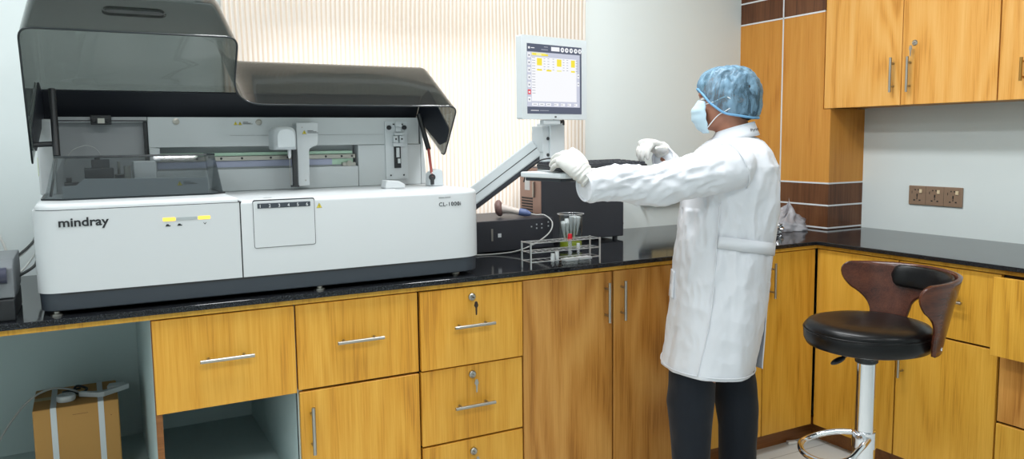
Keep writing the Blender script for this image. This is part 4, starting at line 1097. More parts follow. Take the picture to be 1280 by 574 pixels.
b = B().tube([(-.075, 3.0, zc + .004), (-.06, 3.03, zc + .02), (-.03, 3.01, zc + .012), (-.05, 2.98, zc + .008), (-.085, 2.99, zc + .016), (-.10, 3.02, zc + .008), (-.05, 3.04, zc + .008)], .004, 8)
b.box(-.09, -.065, 2.975, 2.992, zc, zc + .014)
single('black_cable', b, 'cable_dark', 'black cable coiled on top of the strapped carton', 'cable', (-.07, 3.0, zc))
b = B().tube([(-.05, 2.972, zc + .012), (-.09, 3.0, zc + .024), (-.14, 3.03, zc + .022), (-.20, 3.05, zc - .01), (-.26, 3.06, zc - .08), (-.33, 3.07, zc - .19), (-.40, 3.08, .300)], .0035, 8)
single('adapter_cable', b, 'cable', 'grey cable hanging from the carton top to the niche floor', 'cable', (-.40, 3.08, .2965))
b = B().box(2.755, 2.80, 2.47, 2.49, FL, FL + .012, Matrix.Translation((2.777, 2.48, 0)) @ Matrix.Rotation(-.25, 4, 'Z') @ Matrix.Translation((-2.777, -2.48, 0)))
single('paper_scrap', b, 'debris', 'small white scrap on the floor by the corner plinth', 'scrap', (2.777, 2.48, FL), bevel=.002)

# ------------------------------------------------------------------ bar stool
SC = V((2.102, 1.592, 0)); SR = .186; ZS = .822
t = thing('bar_stool', 'black leather bar stool with curved rosewood back and chrome post', 'stool', (SC.x, SC.y, FL))
prof = [(0, -.074), (SR - .03, -.074), (SR - .008, -.066), (SR, -.050), (SR + .001, -.022), (SR - .003, -.018), (SR - .001, -.013), (SR - .012, .0), (SR - .04, .008), (SR - .09, .012), (0, .013)]
seat = part('seat', B().lathe(SC + V((0, 0, ZS)), prof, 72), 'leather', t, smooth=True)
part('seat_piping', B().tube([SC + V((SR * cos(a), SR * sin(a), ZS - .0195)) for a in [2 * pi * i / 64 for i in range(64)]], .0025, 6, True, 1), 'leather', t, smooth=True)
# bent plywood back: a curved sheet whose outline is cut like two wings on two legs
def bk(s, z):
    """s: angle from the middle of the back (degrees); z: height"""
    h = (z - .745) / .235
    r = .205 + .048 * h ** 1.1 if h > 0 else .205
    r *= .96; a = RAD(s - 25.4)
    return SC + V((r * cos(a), r * sin(a), z))
def zlow(s):
    s = abs(s)
    # lower edge of the sheet at angle s (degrees from the middle)
    if s < 28:
        u = s / 28; return .842 + .050 * sqrt(max(0, 1 - u ** 2.6)) - (.0)                  # arch between the legs
    if s < 33: return .842 - (s - 28) / 5 * .085
    if s < 56: return .757
    if s < 61: return .757 + (s - 56) / 5 * .045
    if s < 84:
        u = (s - 61) / 23; return .802 + .108 * (u ** .40)
    return .914
def ztop(s):
    s = abs(s)
    return .984 - .006 * (s / 84) ** 2
SM = 84
def cols():
    out = []
    k = -SM
    while k <= SM + 1e-6:
        s = k; lo, hi = zlow(s), ztop(s)
        e = (SM - abs(s))
        if e < 9:                                   # rounded wing tips
            mid = .948; q_ = sqrt(max(0.0, 1 - ((9 - e) / 9) ** 2)) + .01
            lo, hi = mid - (mid - lo) * min(1, q_), mid + (hi - mid) * min(1, q_)
        out.append((s, lo, hi)); k += 0.5
    return out
cl = cols(); NZ = 14
rings = [[bk(s, lo + (hi - lo) * j / NZ) for j in range(NZ + 1)] for s, lo, hi in cl]
back = part('backrest', B().loft(rings, False, False, False), 'ply', t, smooth='auto', solid=.012, label='bent rosewood plywood backrest')
rings = []
for i in range(33):
    s = -46 + 92 * i / 32; e = 1 - abs(s) / 46; hh = .036 * min(1, sqrt(max(0.0, 1 - (1 - min(1, e / .22)) ** 2)) + .02)
    ring = []
    for j in range(14):
        a = 2 * pi * j / 14; z = .944 + hh * sin(a)
        p = bk(s, z); dirn = V((p.x - SC.x, p.y - SC.y, 0)).normalized()
        th_ = .016 * min(1, hh / .03)
        ring.append(p - dirn * (.0075 + th_ * (.5 + .5 * cos(a))))
    rings.append(ring)
part('back_cushion', B().loft(rings), 'leather', t, smooth=True)
b = B()
for s in (-45, 45):
    p = bk(s, .775); dr = V((p.x - SC.x, p.y - SC.y, 0)).normalized(); b.lathe(p + dr * .006, [(0, .0), (.006, .0), (.005, .003), (0, .0035)], 14, dr)
part('back_bolt', b, 'chrome', t, smooth='auto')
part('seat_plate', B().box(SC.x - .09, SC.x + .09, SC.y - .09, SC.y + .09, ZS - .088, ZS - .075), 'black', t, bevel=.004)
part('column', B().cyl(SC + V((0, 0, .43)), SC + V((0, 0, ZS - .085)), .0285, n=36).cyl(SC + V((0, 0, .03)), SC + V((0, 0, .43)), .0325, n=36), 'chrome', t, smooth='auto')
part('column_collar', B().lathe(SC + V((0, 0, ZS - .125)), [(.029, 0), (.034, .004), (.034, .036), (.029, .04)], 32), 'black', t, smooth='auto')
part('base_disc', B().lathe(SC, [(0, FL), (.20, FL), (.203, .004), (.198, .009), (.12, .018), (.05, .034), (.032, .05), (.0, .05)], 64), 'chrome', t, smooth=True)
lv = V((-.80, .25, 0)).normalized()
pp = [SC + V((0, 0, ZS - .094)) + lv * .02, SC + V((0, 0, ZS - .094)) + lv * .055, SC + V((0, 0, ZS - .104)) + lv * .085]
part('lever', B().tube(pp, .005, 8), 'black', t)
b = B(); c0 = SC + V((0, 0, ZS - .112)) + lv * .098
b.ell(c0, (lv - V((0, 0, .35))).normalized() * .026, V((-lv.y, lv.x, 0)) * .012, V((0, 0, .009)))
part('lever_paddle', b, 'black', t, smooth=True)
# footrest loop: a D-shaped ring clamped to the column, low in front of the seat
fd = V((-.903, .43, 0)).normalized(); fs = V((-fd.y, fd.x, 0)); zf = .428
loop = [SC + V((0, 0, zf + .035)) + fs * .030, SC + V((0, 0, zf + .022)) + fd * .05 + fs * .075, SC + V((0, 0, zf)) + fd * .105 + fs * .105, SC + V((0, 0, zf - .012)) + fd * .165 + fs * .08, SC + V((0, 0, zf - .016)) + fd * .190, SC + V((0, 0, zf - .012)) + fd * .165 - fs * .08, SC + V((0, 0, zf)) + fd * .105 - fs * .105, SC + V((0, 0, zf + .022)) + fd * .05 - fs * .075, SC + V((0, 0, zf + .035)) - fs * .030]
fr = part('footrest', B().tube(loop, .0095, 14, False, 8), 'chrome', t, smooth=True)
part('footrest_clamp', B().lathe(SC + V((0, 0, zf)), [(.033, 0), (.0365, .001), (.0365, .052), (.033, .053)], 32), 'chrome', fr, smooth='auto')

# ------------------------------------------------------------------ the person
PF = V((-.766, .643, 0)).normalized(); PL = V((-PF.y, PF.x, 0))          # facing, and the person's left
PE = thing('person', 'person in white lab coat, blue hair net and mask typing at the keyboard', 'person', (1.96, 2.11, FL))
HC = V((2.003, 2.100, 0))
def hp(f, l, u): return HC + PF * f + PL * l + UP * u
def ring_e(c, ax, bx, a, b_, n=40, e=2.3):
    out = []
    for i in range(n):
        t_ = 2 * pi * i / n; cx_, sx_ = cos(t_), sin(t_)
        out.append(V(c) + ax * (a * math.copysign(abs(cx_) ** (2 / e), cx_)) + bx * (b_ * math.copysign(abs(sx_) ** (2 / e), sx_)))
    return out
def limb(b, pts, rads, n=20, sub=6):
    return b.tube(pts, rads, n, False, sub)
# joints
SHL = V((1.885, 1.965, 1.300)); ELL = V((1.600, 2.035, 1.252)); WRL = V((1.374, 2.050, 1.272))
SHR = V((2.110, 2.225, 1.300)); ELR = V((2.010, 2.345, 1.215)); WRR = V((1.828, 2.232, 1.316))
HIPL = V((1.905, 2.055, .80)); HIPR = V((2.015, 2.175, .80))
KNL = V((1.853, 2.108, .43)); KNR = V((2.070, 2.115, .43)); ANL = V((1.855, 2.105, .09)); ANR = V((2.078, 2.110, .09))

# --- body: one continuous surface (head, neck, trunk, arms, legs)
b = B()
b.ell(hp(-.004, 0, 1.540), PF * .098, PL * .076, UP * .088, 32, 20)             # cranium
b.ell(hp(.038, 0, 1.492), PF * .060, PL * .060, UP * .072, 28, 18)              # face
b.ell(hp(.050, 0, 1.446), PF * .044, PL * .040, UP * .026, 24, 14)              # jaw
b.ell(hp(.005, 0, 1.475), PF * .050, PL * .062, UP * .040, 24, 14)
b.ell(hp(.093, 0, 1.548), PF * .014, PL * .046, UP * .012, 20, 10)              # brow
b.loft([[hp(f + r * cos(a), r * .9 * sin(a), u) for a in [2 * pi * i / 14 for i in range(14)]] for f, u, r in ((.090, 1.534, .006), (.098, 1.520, .009), (.106, 1.505, .0125), (.108, 1.494, .013), (.098, 1.487, .010))])   # nose
b.ell(hp(.088, 0, 1.470), PF * .013, PL * .022, UP * .006, 18, 8); b.ell(hp(.086, 0, 1.459), PF * .013, PL * .020, UP * .007, 18, 8)     # lips
b.ell(hp(.078, .036, 1.502), PF * .022, PL * .022, UP * .018, 18, 10); b.ell(hp(.078, -.036, 1.502), PF * .022, PL * .022, UP * .018, 18, 10)
for s in (-1, 1):
    b.ell(hp(.008, s * .077, 1.512), PF * .017 + PL * (s * -.002), PL * (s * .007), UP * .031 - PF * .006, 20, 12)
    b.ell(hp(.010, s * .074, 1.490), PF * .010, PL * (s * .006), UP * .012, 16, 8)
b.loft([ring_e(hp(f, 0, u), PF, PL, a, c, 32, 2.0) for f, u, a, c in ((-.005, 1.50, .052, .052), (-.010, 1.45, .054, .053), (-.014, 1.41, .058, .060), (-.016, 1.38, .066, .080))])
TR = [(2.017, 2.093, 1.395, .060, .070), (2.019, 2.092, 1.365, .082, .118), (2.015, 2.094, 1.335, .104, .150), (2.014, 2.095, 1.280, .120, .160), (2.008, 2.098, 1.150, .128, .150), (1.994, 2.106, 1.02, .122, .142), (1.984, 2.112, .90, .126, .155), (1.975, 2.116, .82, .118, .150), (1.968, 2.118, .76, .09, .12)]
b.loft([ring_e((x, y, z), PF, PL, a, c, 32) for x, y, z, a, c in TR])
limb(b, [SHL, (SHL + ELL) / 2 + V((0, 0, .004)), ELL, (ELL + WRL) / 2, WRL, WRL + V((-.008, .010, .014))], [.050, .043, .036, .032, .021, .017])
limb(b, [SHR, (SHR + ELR) / 2, ELR, (ELR + WRR) / 2, WRR, WRR + (WRR - ELR).normalized() * .02], [.050, .043, .036, .032, .021, .017])
limb(b, [HIPL, (HIPL + KNL) / 2, KNL, (KNL + ANL) / 2 - PF * .01, ANL], [.078, .066, .050, .046, .034])
limb(b, [HIPR, (HIPR + KNR) / 2, KNR, (KNR + ANR) / 2 - PF * .01, ANR], [.078, .066, .050, .046, .034])
for an in (ANL, ANR): limb(b, [an - PF * .02 - UP * .02, an + PF * .06 - UP * .045, an + PF * .13 - UP * .062], [.034, .032, .022])
me = fuse(b, .0055, 5)
finish('body', me, 'skin', PE, smooth=True)
for s in (-1, 1):
    part('eye', B().ell(hp(.0895, s * .030, 1.529), PF * .010, PL * .012, UP * .0085, 18, 12), 'eye_white', PE, smooth=True)
    part('iris', B().ell(hp(.0955, s * .030, 1.529), PF * .0045, PL * .005, UP * .005, 14, 8), 'ink', PE, smooth=True)
    b = B().tube([hp(.100, s * .012, 1.552), hp(.098, s * .030, 1.557), hp(.086, s * .048, 1.551)], [.003, .0042, .002], 8); part('eyebrow', b, 'hair', PE)
    b = B().tube([hp(.0985, s * .018, 1.535), hp(.1005, s * .030, 1.5385), hp(.094, s * .042, 1.534)], .0016, 6); part('eyelid', b, 'skin', PE)

# --- hair under the net
b = B(); b.ell(hp(-.012, 0, 1.552), PF * .094, PL * .078, UP * .080, 32, 20); b.ell(hp(-.040, 0, 1.505), PF * .064, PL * .070, UP * .055, 28, 16)
me = fuse(b, .006, 3)
for v in me.vertices:
    v.co += (v.co - hp(-.02, 0, 1.53)).normalized() * (.004 * noise.noise(v.co * 70))
finish('hair', me, 'hair', PE, smooth=True)

# --- bouffant cap
def edge_u(f):
    tab = [(-.11, 1.463), (-.07, 1.463), (-.026, 1.470), (.012, 1.476), (.03, 1.484), (.07, 1.516), (.108, 1.566)]
    if f <= tab[0][0]: return tab[0][1]
    for (a, ua), (c, uc) in zip(tab, tab[1:]):
        if f <= c: return ua + (uc - ua) * (f - a) / (c - a)
    return tab[-1][1]
NA = 180; rings = []; NR_ = 40
for i in range(NR_ + 1):
    t_ = i / NR_; ph = RAD(90) * t_; ring = []
    for j in range(NA):
        a = 2 * pi * j / NA; ca, sa = cos(a), sin(a)
        fe = .006 + (.104 if ca > 0 else .106) * ca; le = .083 * sa; ue = edge_u(fe)
        grow = 1 + .19 * (sin(min(1, t_ * 2.3) * pi / 2) ** 1.2) * (.35 + .65 * (.5 - .5 * ca) ** .6)
        hs_ = cos(ph) ** .62
        f = .004 + (fe - .004) * grow * hs_ - .010 * sin(ph); l = le * (1 + .12 * sin(min(1, t_ * 2.5) * pi / 2)) * hs_
        top = 1.644 - .018 * max(0, -ca) * (1 - t_) 
        u = ue + (top - ue) * sin(ph) ** .95
        # soft sag at the nape
        if ca < 0: u -= .006 * (-ca) * sin(min(1, t_ * 6) * pi)
        pk = sin(a * 26 + 3 * sin(a * 5)) * .0030 * max(0, 1 - t_ * 2.2) * min(1, t_ * 12)
        wr = .0045 * noise.noise(V((a * 3.5, t_ * 3.0, 2.0))) + .0035 * noise.noise(V((f * 60 + u * 40, u * 34 - f * 20, l * 26)))
        rad = V((fe, le, 0)).normalized()
        w = min(1, t_ * 6)
        f += rad.x * (pk + wr * w); l += rad.y * (pk + wr * w); u += wr * .6 * w * t_
        ring.append(hp(f, l, u))
    rings.append(ring)
b = B().loft(rings, False, True)
cap = part('hair_net', b, 'cap', PE, smooth=True, label='pale blue disposable bouffant hair net')
b = B().tube(rings[0][::3], .0042, 8, True, 1); part('elastic_band', b, 'cap_band', cap, smooth=True)

# --- mask with pleats and ear loops
rows = []
for i in range(25):
    t_ = i / 24; u = 1.527 - .115 * t_
    keys = [(0, .106), (.18, .121), (.36, .131), (.62, .127), (.86, .109), (1, .088)]
    for (ta, va), (tb_, vb) in zip(keys, keys[1:]):
        if t_ <= tb_: fc = va + (vb - va) * (t_ - ta) / (tb_ - ta); break
    ple = .0036 * (abs(((t_ * 3.5) % 1) - .5) * 2 - .5) if .15 < t_ < .9 else 0
    side = .078 - .012 * t_; lw_ = .054 + .006 * sin(pi * t_)
    ring = []
    for j in range(29):
        a = RAD(-84 + 168 * j / 28)
        k_ = max(cos(a), 0) ** .85
        us = u - (.0 if t_ > .5 else .008 * (1 - t_ * 2) * (1 - k_))
        ring.append(hp(side + (fc - side) * k_ + ple, lw_ * sin(a) / sin(RAD(84)), us))
    rows.append(ring)
mk = part('face_mask', B().loft(rows, False, False, False), 'mask', PE, smooth=True, solid=.0018)
for s in (0, -1):
    sg = -1 if s == 0 else 1
    b = B().tube([rows[2][s], hp(.055, sg * .073, 1.519), hp(.020, sg * .084, 1.534), hp(-.004, sg * .086, 1.524)], .0016, 8)
    b.tube([rows[20][s], hp(.045, sg * .072, 1.469), hp(.018, sg * .083, 1.486), hp(-.002, sg * .086, 1.498)], .0016, 8)
    part('ear_loop', b, 'strap', mk, smooth=True)

# --- lab coat
CR = [(2.018, 2.092, 1.400, .066, .078), (2.020, 2.091, 1.378, .100, .118), (2.015, 2.094, 1.348, .128, .158), (2.014, 2.095, 1.300, .150, .182), (2.010, 2.097, 1.225, .162, .186), (2.006, 2.099, 1.148, .166, .182), (1.994, 2.106, 1.034, .165, .178), (1.984, 2.111, .919, .168, .184), (1.975, 2.115, .802, .169, .190), (1.962, 2.122, .685, .166, .195), (1.948, 2.130, .575, .163, .200), (1.944, 2.132, .535, .162, .202)]
def coat_at(z, t_, off=0.0, e=2.25):
    """point on the coat trunk at height z, angle t_ (0 front, 90 the person's left, 180 back)"""
    for p, q_ in zip(CR, CR[1:]):
        if q_[2] <= z <= p[2] + 1e-6:
            k_ = (p[2] - z) / (p[2] - q_[2]); break
    else: k_ = 0
    r = [p[i] + (q_[i] - p[i]) * k_ for i in range(5)]
    cx_, sx_ = cos(RAD(t_)), sin(RAD(t_))
    return V((r[0], r[1], z)) + PF * ((r[3] + off) * math.copysign(abs(cx_) ** (2 / e), cx_)) + PL * ((r[4] + off) * math.copysign(abs(sx_) ** (2 / e), sx_))
b = B()
zl = []
for p, q_ in zip(CR, CR[1:]):
    for k_ in range(4): zl.append(p[2] + (q_[2] - p[2]) * k_ / 4)
zl.append(CR[-1][2])
b.loft([[coat_at(z, 360 * i / 56) for i in range(56)] for z in zl])
CUL = V((1.362, 2.046, 1.250))
b.tube([V((1.915, 2.005, 1.320)), SHL, (SHL * .55 + ELL * .45) + V((0, 0, -.004)), ELL + V((.02, 0, -.008)), ELL * .5 + WRL * .5 + V((0, 0, -.004)), CUL], [.066, .079, .070, .064, .056, .047], 28, False, 8)
b.tube([V((2.08, 2.19, 1.318)), SHR, (SHR + ELR) / 2, ELR, (ELR + WRR) / 2 + V((0, 0, .004)), WRR + (WRR - ELR).normalized() * .022], [.066, .076, .066, .060, .052, .040], 24, False, 8)
me = fuse(b, .0060, 5, .5)
def crease(q):
    """sharp fold lines: ridged noise, -.5 .. .5"""
    return (1 - abs(noise.noise(q)) * 2.6) * .5 - .12
def hemlift(p):
    """the hem hangs a little higher in front than behind"""
    if p.z < .80:
        k_ = ((.80 - p.z) / .26) ** 2
        p.z += k_ * (.040 + .012 * ((p - V((1.95, 2.13, p.z))).dot(PF) / .165))
    return p
# cloth folds: drape lines on the trunk, crumpled sleeves
ax_s = (CUL - SHL).normalized()
for v in me.vertices:
    p = v.co
    c = coat_at(min(max(p.z, .536), 1.399), 0) ; 
    ctr = V((1.985, 2.11, p.z)); rad = V((p.x - ctr.x, p.y - ctr.y, 0))
    nrm = rad.normalized() if rad.length > 1e-4 else UP
    along = (p - SHL).dot(ax_s)
    if along > .07 and p.z > 1.15:                       # left sleeve
        c_ = SHL + ax_s * along; q_ = (p - c_); n_ = q_.normalized() if q_.length else UP
        ang = math.atan2(q_.z, q_.dot(PL)) if q_.length else 0
        env = .35 + .65 * math.exp(-((along - .27) / .12) ** 2)
        w = .014 * env * crease(V((along * 15 + ang * 1.1, ang * 1.2 - along * 4, 3.0)))
        w += .009 * crease(V((along * 9 - ang * 1.0, ang * 1.8 + along * 14, 11.0))) + .003 * noise.noise(V((along * 40, ang * 3.0, 7.0)))
        v.co += n_ * w
    else:
        a = math.atan2(rad.dot(PL), rad.dot(PF))
        low = min(1, max(0, (1.02 - p.z) / .4)); hi = 1 - low
        w = .006 * noise.noise(V((a * 2.2, p.z * 1.3, 4.0))) + .007 * low * noise.noise(V((a * 4.5, p.z * .8, 15.0)))
        w += .012 * (.25 + .75 * hi) * crease(V((a * 2.2 + p.z * 5.0, p.z * 7.5 - a * 1.5, 9.0)))
        w += .006 * (.35 + .65 * hi) * crease(V((a * 5.0 - p.z * 8, p.z * 15.0 + a * 3.5, 19.0)))
        if p.z > 1.0 and rad.dot(PL) < 0 or p.z < 1.3: v.co += nrm * w
        else: v.co += nrm * w * .6
    hemlift(v.co)
    # the hem dips a little towards the back
coat = finish('lab_coat', me, 'coat', PE, smooth=True)
def strip(name, pts_lo, pts_hi, thick=.003, mat='coat', label=None, parent=None):
    rings = [pts_lo, pts_hi]
    return part(name, B().loft(rings, False, False, False), mat, parent or coat, smooth=True, solid=thick, label=label)
# half belt at the back
n_ = 40
strip('half_belt', [coat_at(1.030 - .050 * (i / n_), 81 + 101 * i / n_, .0075) for i in range(n_ + 1)], [coat_at(1.070 - .046 * (i / n_), 81 + 101 * i / n_, .0075) for i in range(n_ + 1)], .004, label='sewn half belt across the back')
# seams: side seam, back seam, shoulder seam and hem
def seam(name, P, r=.0022): return part(name, B().tube(P, r, 8, False, 3), 'coat', coat, smooth=True)
seam('side_seam', [hemlift(coat_at(z, 80 + 2.0 * sin(z * 9), .0045)) for z in [1.18 - .0415 * i for i in range(16)]])
seam('hem', [hemlift(coat_at(.556, 360 * i / 60, .003)) for i in range(61)], .0022)
r_ = []
dS = (ELL - SHL).normalized(); aS = UP.cross(dS).normalized(); bS = dS.cross(aS)
for i in range(33):
    a = 2 * pi * i / 32; r_.append(SHL + dS * (-.012 + .02 * sin(a)) + (aS * cos(a) + bS * sin(a)) * .0815)
seam('shoulder_seam', r_, .0024)
# cuffs
dW = (CUL - (ELL * .5 + WRL * .5)).normalized(); aW = UP.cross(dW).normalized(); bW = dW.cross(aW)
part('cuff', B().loft([[CUL + dW * d_ + (aW * cos(a) + bW * sin(a)) * r for a in [2 * pi * i / 36 for i in range(36)]] for d_, r in ((-.030, .0475), (-.015, .048), (.004, .0465), (.006, .044), (.002, .041), (-.012, .038))], False, False), 'coat', coat, smooth=True)
dR = (WRR - ELR).normalized(); aR = UP.cross(dR).normalized(); bR = dR.cross(aR)
part('cuff', B().loft([[WRR + dR * (d_ + .028) + (aR * cos(a) + bR * sin(a)) * r for a in [2 * pi * i / 30 for i in range(30)]] for d_, r in ((-.030, .044), (-.010, .043), (.002, .041), (.003, .038), (-.010, .034))], False, False), 'coat', coat, smooth=True)
# collar, higher at the nape than at the throat
def collar(k_, off, n=60):
    out = []
    for i in range(n + 1):
        a = RAD(22 + 316 * i / n); ca = cos(a)
        top = 1.412 + .040 * (.5 - .5 * ca) ** .8; bot = top - .046
        rr = .066 + .006 * (1 - k_) + off
        out.append(hp(-.014 + rr * 1.04 * ca - .004 * k_, rr * sin(a), bot + (top - bot) * k_ - .002))
    return out
part('collar', B().loft([collar(0, .014), collar(.35, .008), collar(.8, .0015), collar(1, -.001), collar(.96, -.005)], False, False, False), 'coat', coat, smooth=True, solid=.003)
# printed lettering on the collar
def on_collar(txt, deg0, deg1, k_, size):
    b = B(); text_b(b, txt, (0, 0, 0), (1, 0, 0), (0, 1, 0), size, .0002)
    w = max(v[0] for v in b.v); out = []
    for x, y, z in b.v:
        a = RAD(deg0 + (deg1 - deg0) * x / w); ca = cos(a); top = 1.412 + .040 * (.5 - .5 * ca) ** .8; kk_ = k_ + y / .046
        rr = .066 + .006 * (1 - kk_) + .0075 + .012 * max(0, 1 - kk_) ** 2 + z
        out.append(hp(-.014 + rr * 1.04 * ca - .004 * kk_, rr * sin(a), top - .046 + .046 * kk_ - .002))
    b.v = [tuple(p) for p in out]; return b
part('collar_lettering', on_collar('Pyramed', 128, 178, .38, .014), 'ink', coat, label='dark printed lettering on the collar')
# pocket edge at the front and the open vent at the back
strip('pocket', [coat_at(.93 - .005 * i, 4 + i * .2, .006) for i in range(20)], [coat_at(.93 - .005 * i, 22 + i * .2, .0065) for i in range(20)], .003)
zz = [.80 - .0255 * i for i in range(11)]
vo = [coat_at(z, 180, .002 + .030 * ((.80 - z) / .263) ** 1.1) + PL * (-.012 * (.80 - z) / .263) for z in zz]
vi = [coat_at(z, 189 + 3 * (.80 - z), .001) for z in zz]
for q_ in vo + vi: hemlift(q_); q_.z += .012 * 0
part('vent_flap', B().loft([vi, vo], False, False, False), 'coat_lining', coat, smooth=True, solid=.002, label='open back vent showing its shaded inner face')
seam('vent_edge', vo, .0025)

# --- trousers
b = B()
b.loft([ring_e((x, y, z), PF, PL, a, c, 32) for x, y, z, a, c in ((1.985, 2.112, .92, .130, .160), (1.975, 2.116, .80, .135, .165), (1.965, 2.116, .70, .130, .160), (1.962, 2.116, .63, .112, .150))])
def leg(cs):
    b.loft([ring_e((x, y, z), V((.88, -.475, 0)), V((.475, .88, 0)), a, c, 28, 2.1) for x, y, z, a, c in cs])
leg([(1.925, 2.075, .74, .090, .088), (1.880, 2.098, .64, .086, .085), (1.857, 2.110, .57, .083, .082), (1.853, 2.112, .46, .083, .080), (1.855, 2.112, .38, .074, .073), (1.856, 2.110, .25, .066, .068), (1.857, 2.104, .12, .064, .066), (1.857, 2.102, .055, .066, .070)])
leg([(2.010, 2.165, .74, .090, .088), (2.045, 2.140, .64, .080, .082), (2.060, 2.118, .54, .076, .080), (2.070, 2.111, .43, .079, .078), (2.078, 2.106, .34, .072, .072), (2.078, 2.107, .22, .069, .068), (2.080, 2.108, .12, .066, .066), (2.080, 2.108, .055, .067, .070)])
me = fuse(b, .008, 5)
for v in me.vertices:
    p = v.co; v.co += V((p.x - 1.96, p.y - 2.11, 0)).normalized() * (.006 * noise.noise(V((p.x * 9, p.y * 9, p.z * 5))) + .003 * noise.noise(V((p.x * 22, p.y * 22, p.z * 16))))
finish('trousers', me, 'trouser', PE, smooth=True)
for an in (ANL, ANR):
    o = V((an.x, an.y, 0)); b = B()
    sh = [(-.075, .030, .05), (-.060, .036, .062), (-.02, .037, .068), (.03, .040, .060), (.08, .046, .046), (.125, .044, .038), (.160, .032, .030), (.178, .014, .018)]
    b.loft([[o + PF * f + PL * (w * cos(a)) + UP * (FL + .006 + max(0, h * .5 + h * .5 * sin(a))) for a in [2 * pi * i / 20 for i in range(20)]] for f, w, h in sh])
    shoe = part('shoe', b, 'shoe', PE, smooth=True)
    b = B(); b.prism(arc2([(-.078, -.03), (.10, -.042), (.178, -.022), (.178, .022), (.10, .042), (-.078, .03)], .02), (o.x, o.y, FL), PF, PL, (0, 0, .014)); part('sole', b, 'black', shoe)

# --- gloved hands: palm, four unequal fingers and a thumb, fused into one glove
def glove(wr, fwd, dors, thumb_side, curl, splay, s=1.0, thumb_out=.55, arm=None):
    fwd = V(fwd).normalized(); dors = V(dors); dors = (dors - fwd * dors.dot(fwd)).normalized(); th = V(thumb_side); th = (th - fwd * th.dot(fwd) - dors * th.dot(dors)).normalized()
    wr = V(wr); b = B()
    if arm is not None:
        av = (V(arm) - wr).normalized(); b.tube([wr + fwd * .015, wr, wr + av * .035, wr + av * .075], [.024, .0285, .0305, .032], 20, False, 5)
    # cuff of the glove, wrist and palm
    b.loft([ring_e(wr + fwd * (d_ * s) + dors * (o_ * s), th, dors, a * s, c * s, 24, 2.2) for d_, a, c, o_ in ((-.016, .029, .025, 0), (-.008, .030, .025, 0), (.005, .032, .023, .001), (.035, .039, .021, .003), (.065, .043, .0185, .004), (.088, .042, .0155, .003), (.098, .036, .011, .0))])
    L = [(.027, .074, .0092), (.009, .082, .0096), (-.010, .076, .0092), (-.0285, .060, .0082)]      # offset towards the thumb, length, radius: index .. little
    for i, (off, ln, r) in enumerate(L):
        base = wr + fwd * (.082 * s - abs(off - .009) * .25 * s) + th * (off * s) + dors * .003 * s
        d = (fwd + th * (splay[i])).normalized(); pts = [base - d * .02 * s, base]; ang = 0
        cu = curl[i]; p = base
        for q_, (fr, ca_) in enumerate(((.46, cu[0]), (.31, cu[1]), (.23, cu[2]))):
            ang += ca_; dd_ = d * cos(RAD(ang)) - dors * sin(RAD(ang)); p = p + dd_ * (ln * fr * s); pts.append(p)
        b.tube(pts, [r * 1.12 * s, r * 1.12 * s, r * 1.04 * s, r * .95 * s, r * .74 * s], 14, False, 5)
        b.ell(pts[-1], dd_ * r * .75 * s, th * r * .75 * s, dors * r * .72 * s, 12, 8)
    # thumb: leaves the side of the palm near its base
    t0 = wr + fwd * (.018 * s) + th * (.026 * s) - dors * .004 * s
    t1 = t0 + (fwd * .7 + th * thumb_out - dors * .18).normalized() * .036 * s
    t2 = t1 + (fwd * .9 + th * (thumb_out * .55) - dors * .15).normalized() * .030 * s
    t3 = t2 + (fwd * 1.0 + th * .08 - dors * .22).normalized() * .024 * s
    b.tube([t0 - fwd * .012 * s, t0, t1, t2, t3], [.014 * s, .0145 * s, .0125 * s, .0108 * s, .0078 * s], 14, False, 5)
    b.ell(t3, (t3 - t2).normalized() * .008 * s, th * .0078 * s, dors * .0075 * s, 12, 8)
    me = fuse(b, .0028, 4, .5)
    for v in me.vertices:
        al = (v.co - wr).dot(fwd)
        k_ = math.exp(-((al + .005) / .035) ** 2)
        n3 = (v.co - (wr + fwd * al)); n3 = n3.normalized() if n3.length > 1e-5 else dors
        v.co += n3 * (k_ * .0022 * sin(al * 420 + 3 * noise.noise(v.co * 30)) + .0012 * noise.noise(v.co * 55))
    return me
# left hand: rises out of the cuff and rests on the near end of the keyboard
gl = glove((1.368, 2.048, 1.280), (-.50, .52, .66), (-.25, -.62, .74), (.75, .62, .1), [(44, 22, 12), (46, 24, 14), (48, 26, 14), (52, 26, 14)], [.12, .03, -.06, -.16], 1.04, arm=ELL)
finish('glove', gl, 'glove', PE, smooth=True, label='white latex glove on the left hand')
gr = glove((1.815, 2.238, 1.3555), (-.93, -.20, .28), (-.2, -.05, .97), (.3, -.95, 0), [(48, 34, 22), (50, 36, 22), (50, 36, 22), (52, 36, 22)], [.08, .02, -.05, -.12], .95, arm=ELR)
finish('glove', gr, 'glove', PE, smooth=True, label='white latex glove on the right hand')

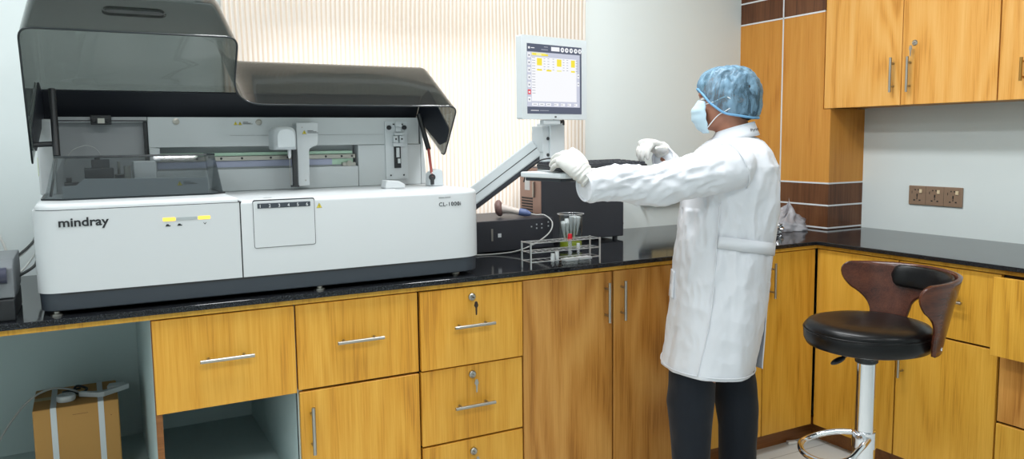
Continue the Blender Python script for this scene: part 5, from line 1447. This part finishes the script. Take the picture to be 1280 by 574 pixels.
# ------------------------------------------------------------------ light
def area(name, loc, rot, sx, sy, power, col=(1, 1, 1)):
    l = bpy.data.lights.new(name, 'AREA'); l.shape = 'RECTANGLE'; l.size = sx; l.size_y = sy; l.energy = power; l.color = col
    o = bpy.data.objects.new(name, l); COL.objects.link(o); o.location = loc; o.rotation_euler = rot; return o
for x, y, p in ((-.8, 2.05, 15), (.6, 2.1, 25), (1.75, 2.15, 34), (-.9, .0, 14), (.56, .0, 16), (2.2, -.2, 14)):
    area('ceiling_light', (x, y, 2.78), (0, 0, 0), .26, .6 if y < 1 else 1.2, p, (.96, .985, 1.0))
# daylight outside the window
area('daylight', (1.34, YB + .75, 1.55), (RAD(90), 0, RAD(180)), 2.0, 1.5, 29, (1.0, .965, .92))
w = bpy.data.worlds.new('sky'); scene.world = w; w.use_nodes = True
bg = w.node_tree.nodes['Background']; bg.inputs[0].default_value = (.85, .92, 1.0, 1); bg.inputs[1].default_value = 1.0

# ------------------------------------------------------------------ camera
yaw, pitch, roll, foc, cyp = 4.95041555e-01, 1.01283629e-01, 1.20039153e-02, 991.352581, 274.561866
fwd = V((sin(yaw) * cos(pitch), cos(yaw) * cos(pitch), -sin(pitch))); rt = V((cos(yaw), -sin(yaw), 0)); dn = fwd.cross(rt)
r2 = rt * cos(roll) + dn * sin(roll); d2 = dn * cos(roll) - rt * sin(roll)
cd = bpy.data.cameras.new('camera'); cam = bpy.data.objects.new('camera', cd); COL.objects.link(cam)
mw = Matrix(((r2.x, -d2.x, -fwd.x, 0), (r2.y, -d2.y, -fwd.y, 0), (r2.z, -d2.z, -fwd.z, 1.4), (0, 0, 0, 1)))
cam.matrix_world = mw
cd.sensor_fit = 'HORIZONTAL'; cd.sensor_width = 36.0; cd.lens = foc / 1280 * 36.0
cd.shift_y = -(287 - cyp) / 1280; cd.clip_start = .05
scene.camera = cam
vs_ = scene.view_settings
vs_.view_transform = 'Standard'; vs_.look = 'None'; vs_.gamma = 1.0; vs_.exposure = 0.0; vs_.use_curve_mapping = False
cy_ = scene.cycles
cy_.use_denoising = True
try: cy_.denoiser = 'OPENIMAGEDENOISE'
except Exception: pass
cy_.max_bounces = 12; cy_.transparent_max_bounces = 24; cy_.sample_clamp_indirect = 8.0; cy_.caustics_reflective = False; cy_.caustics_refractive = False
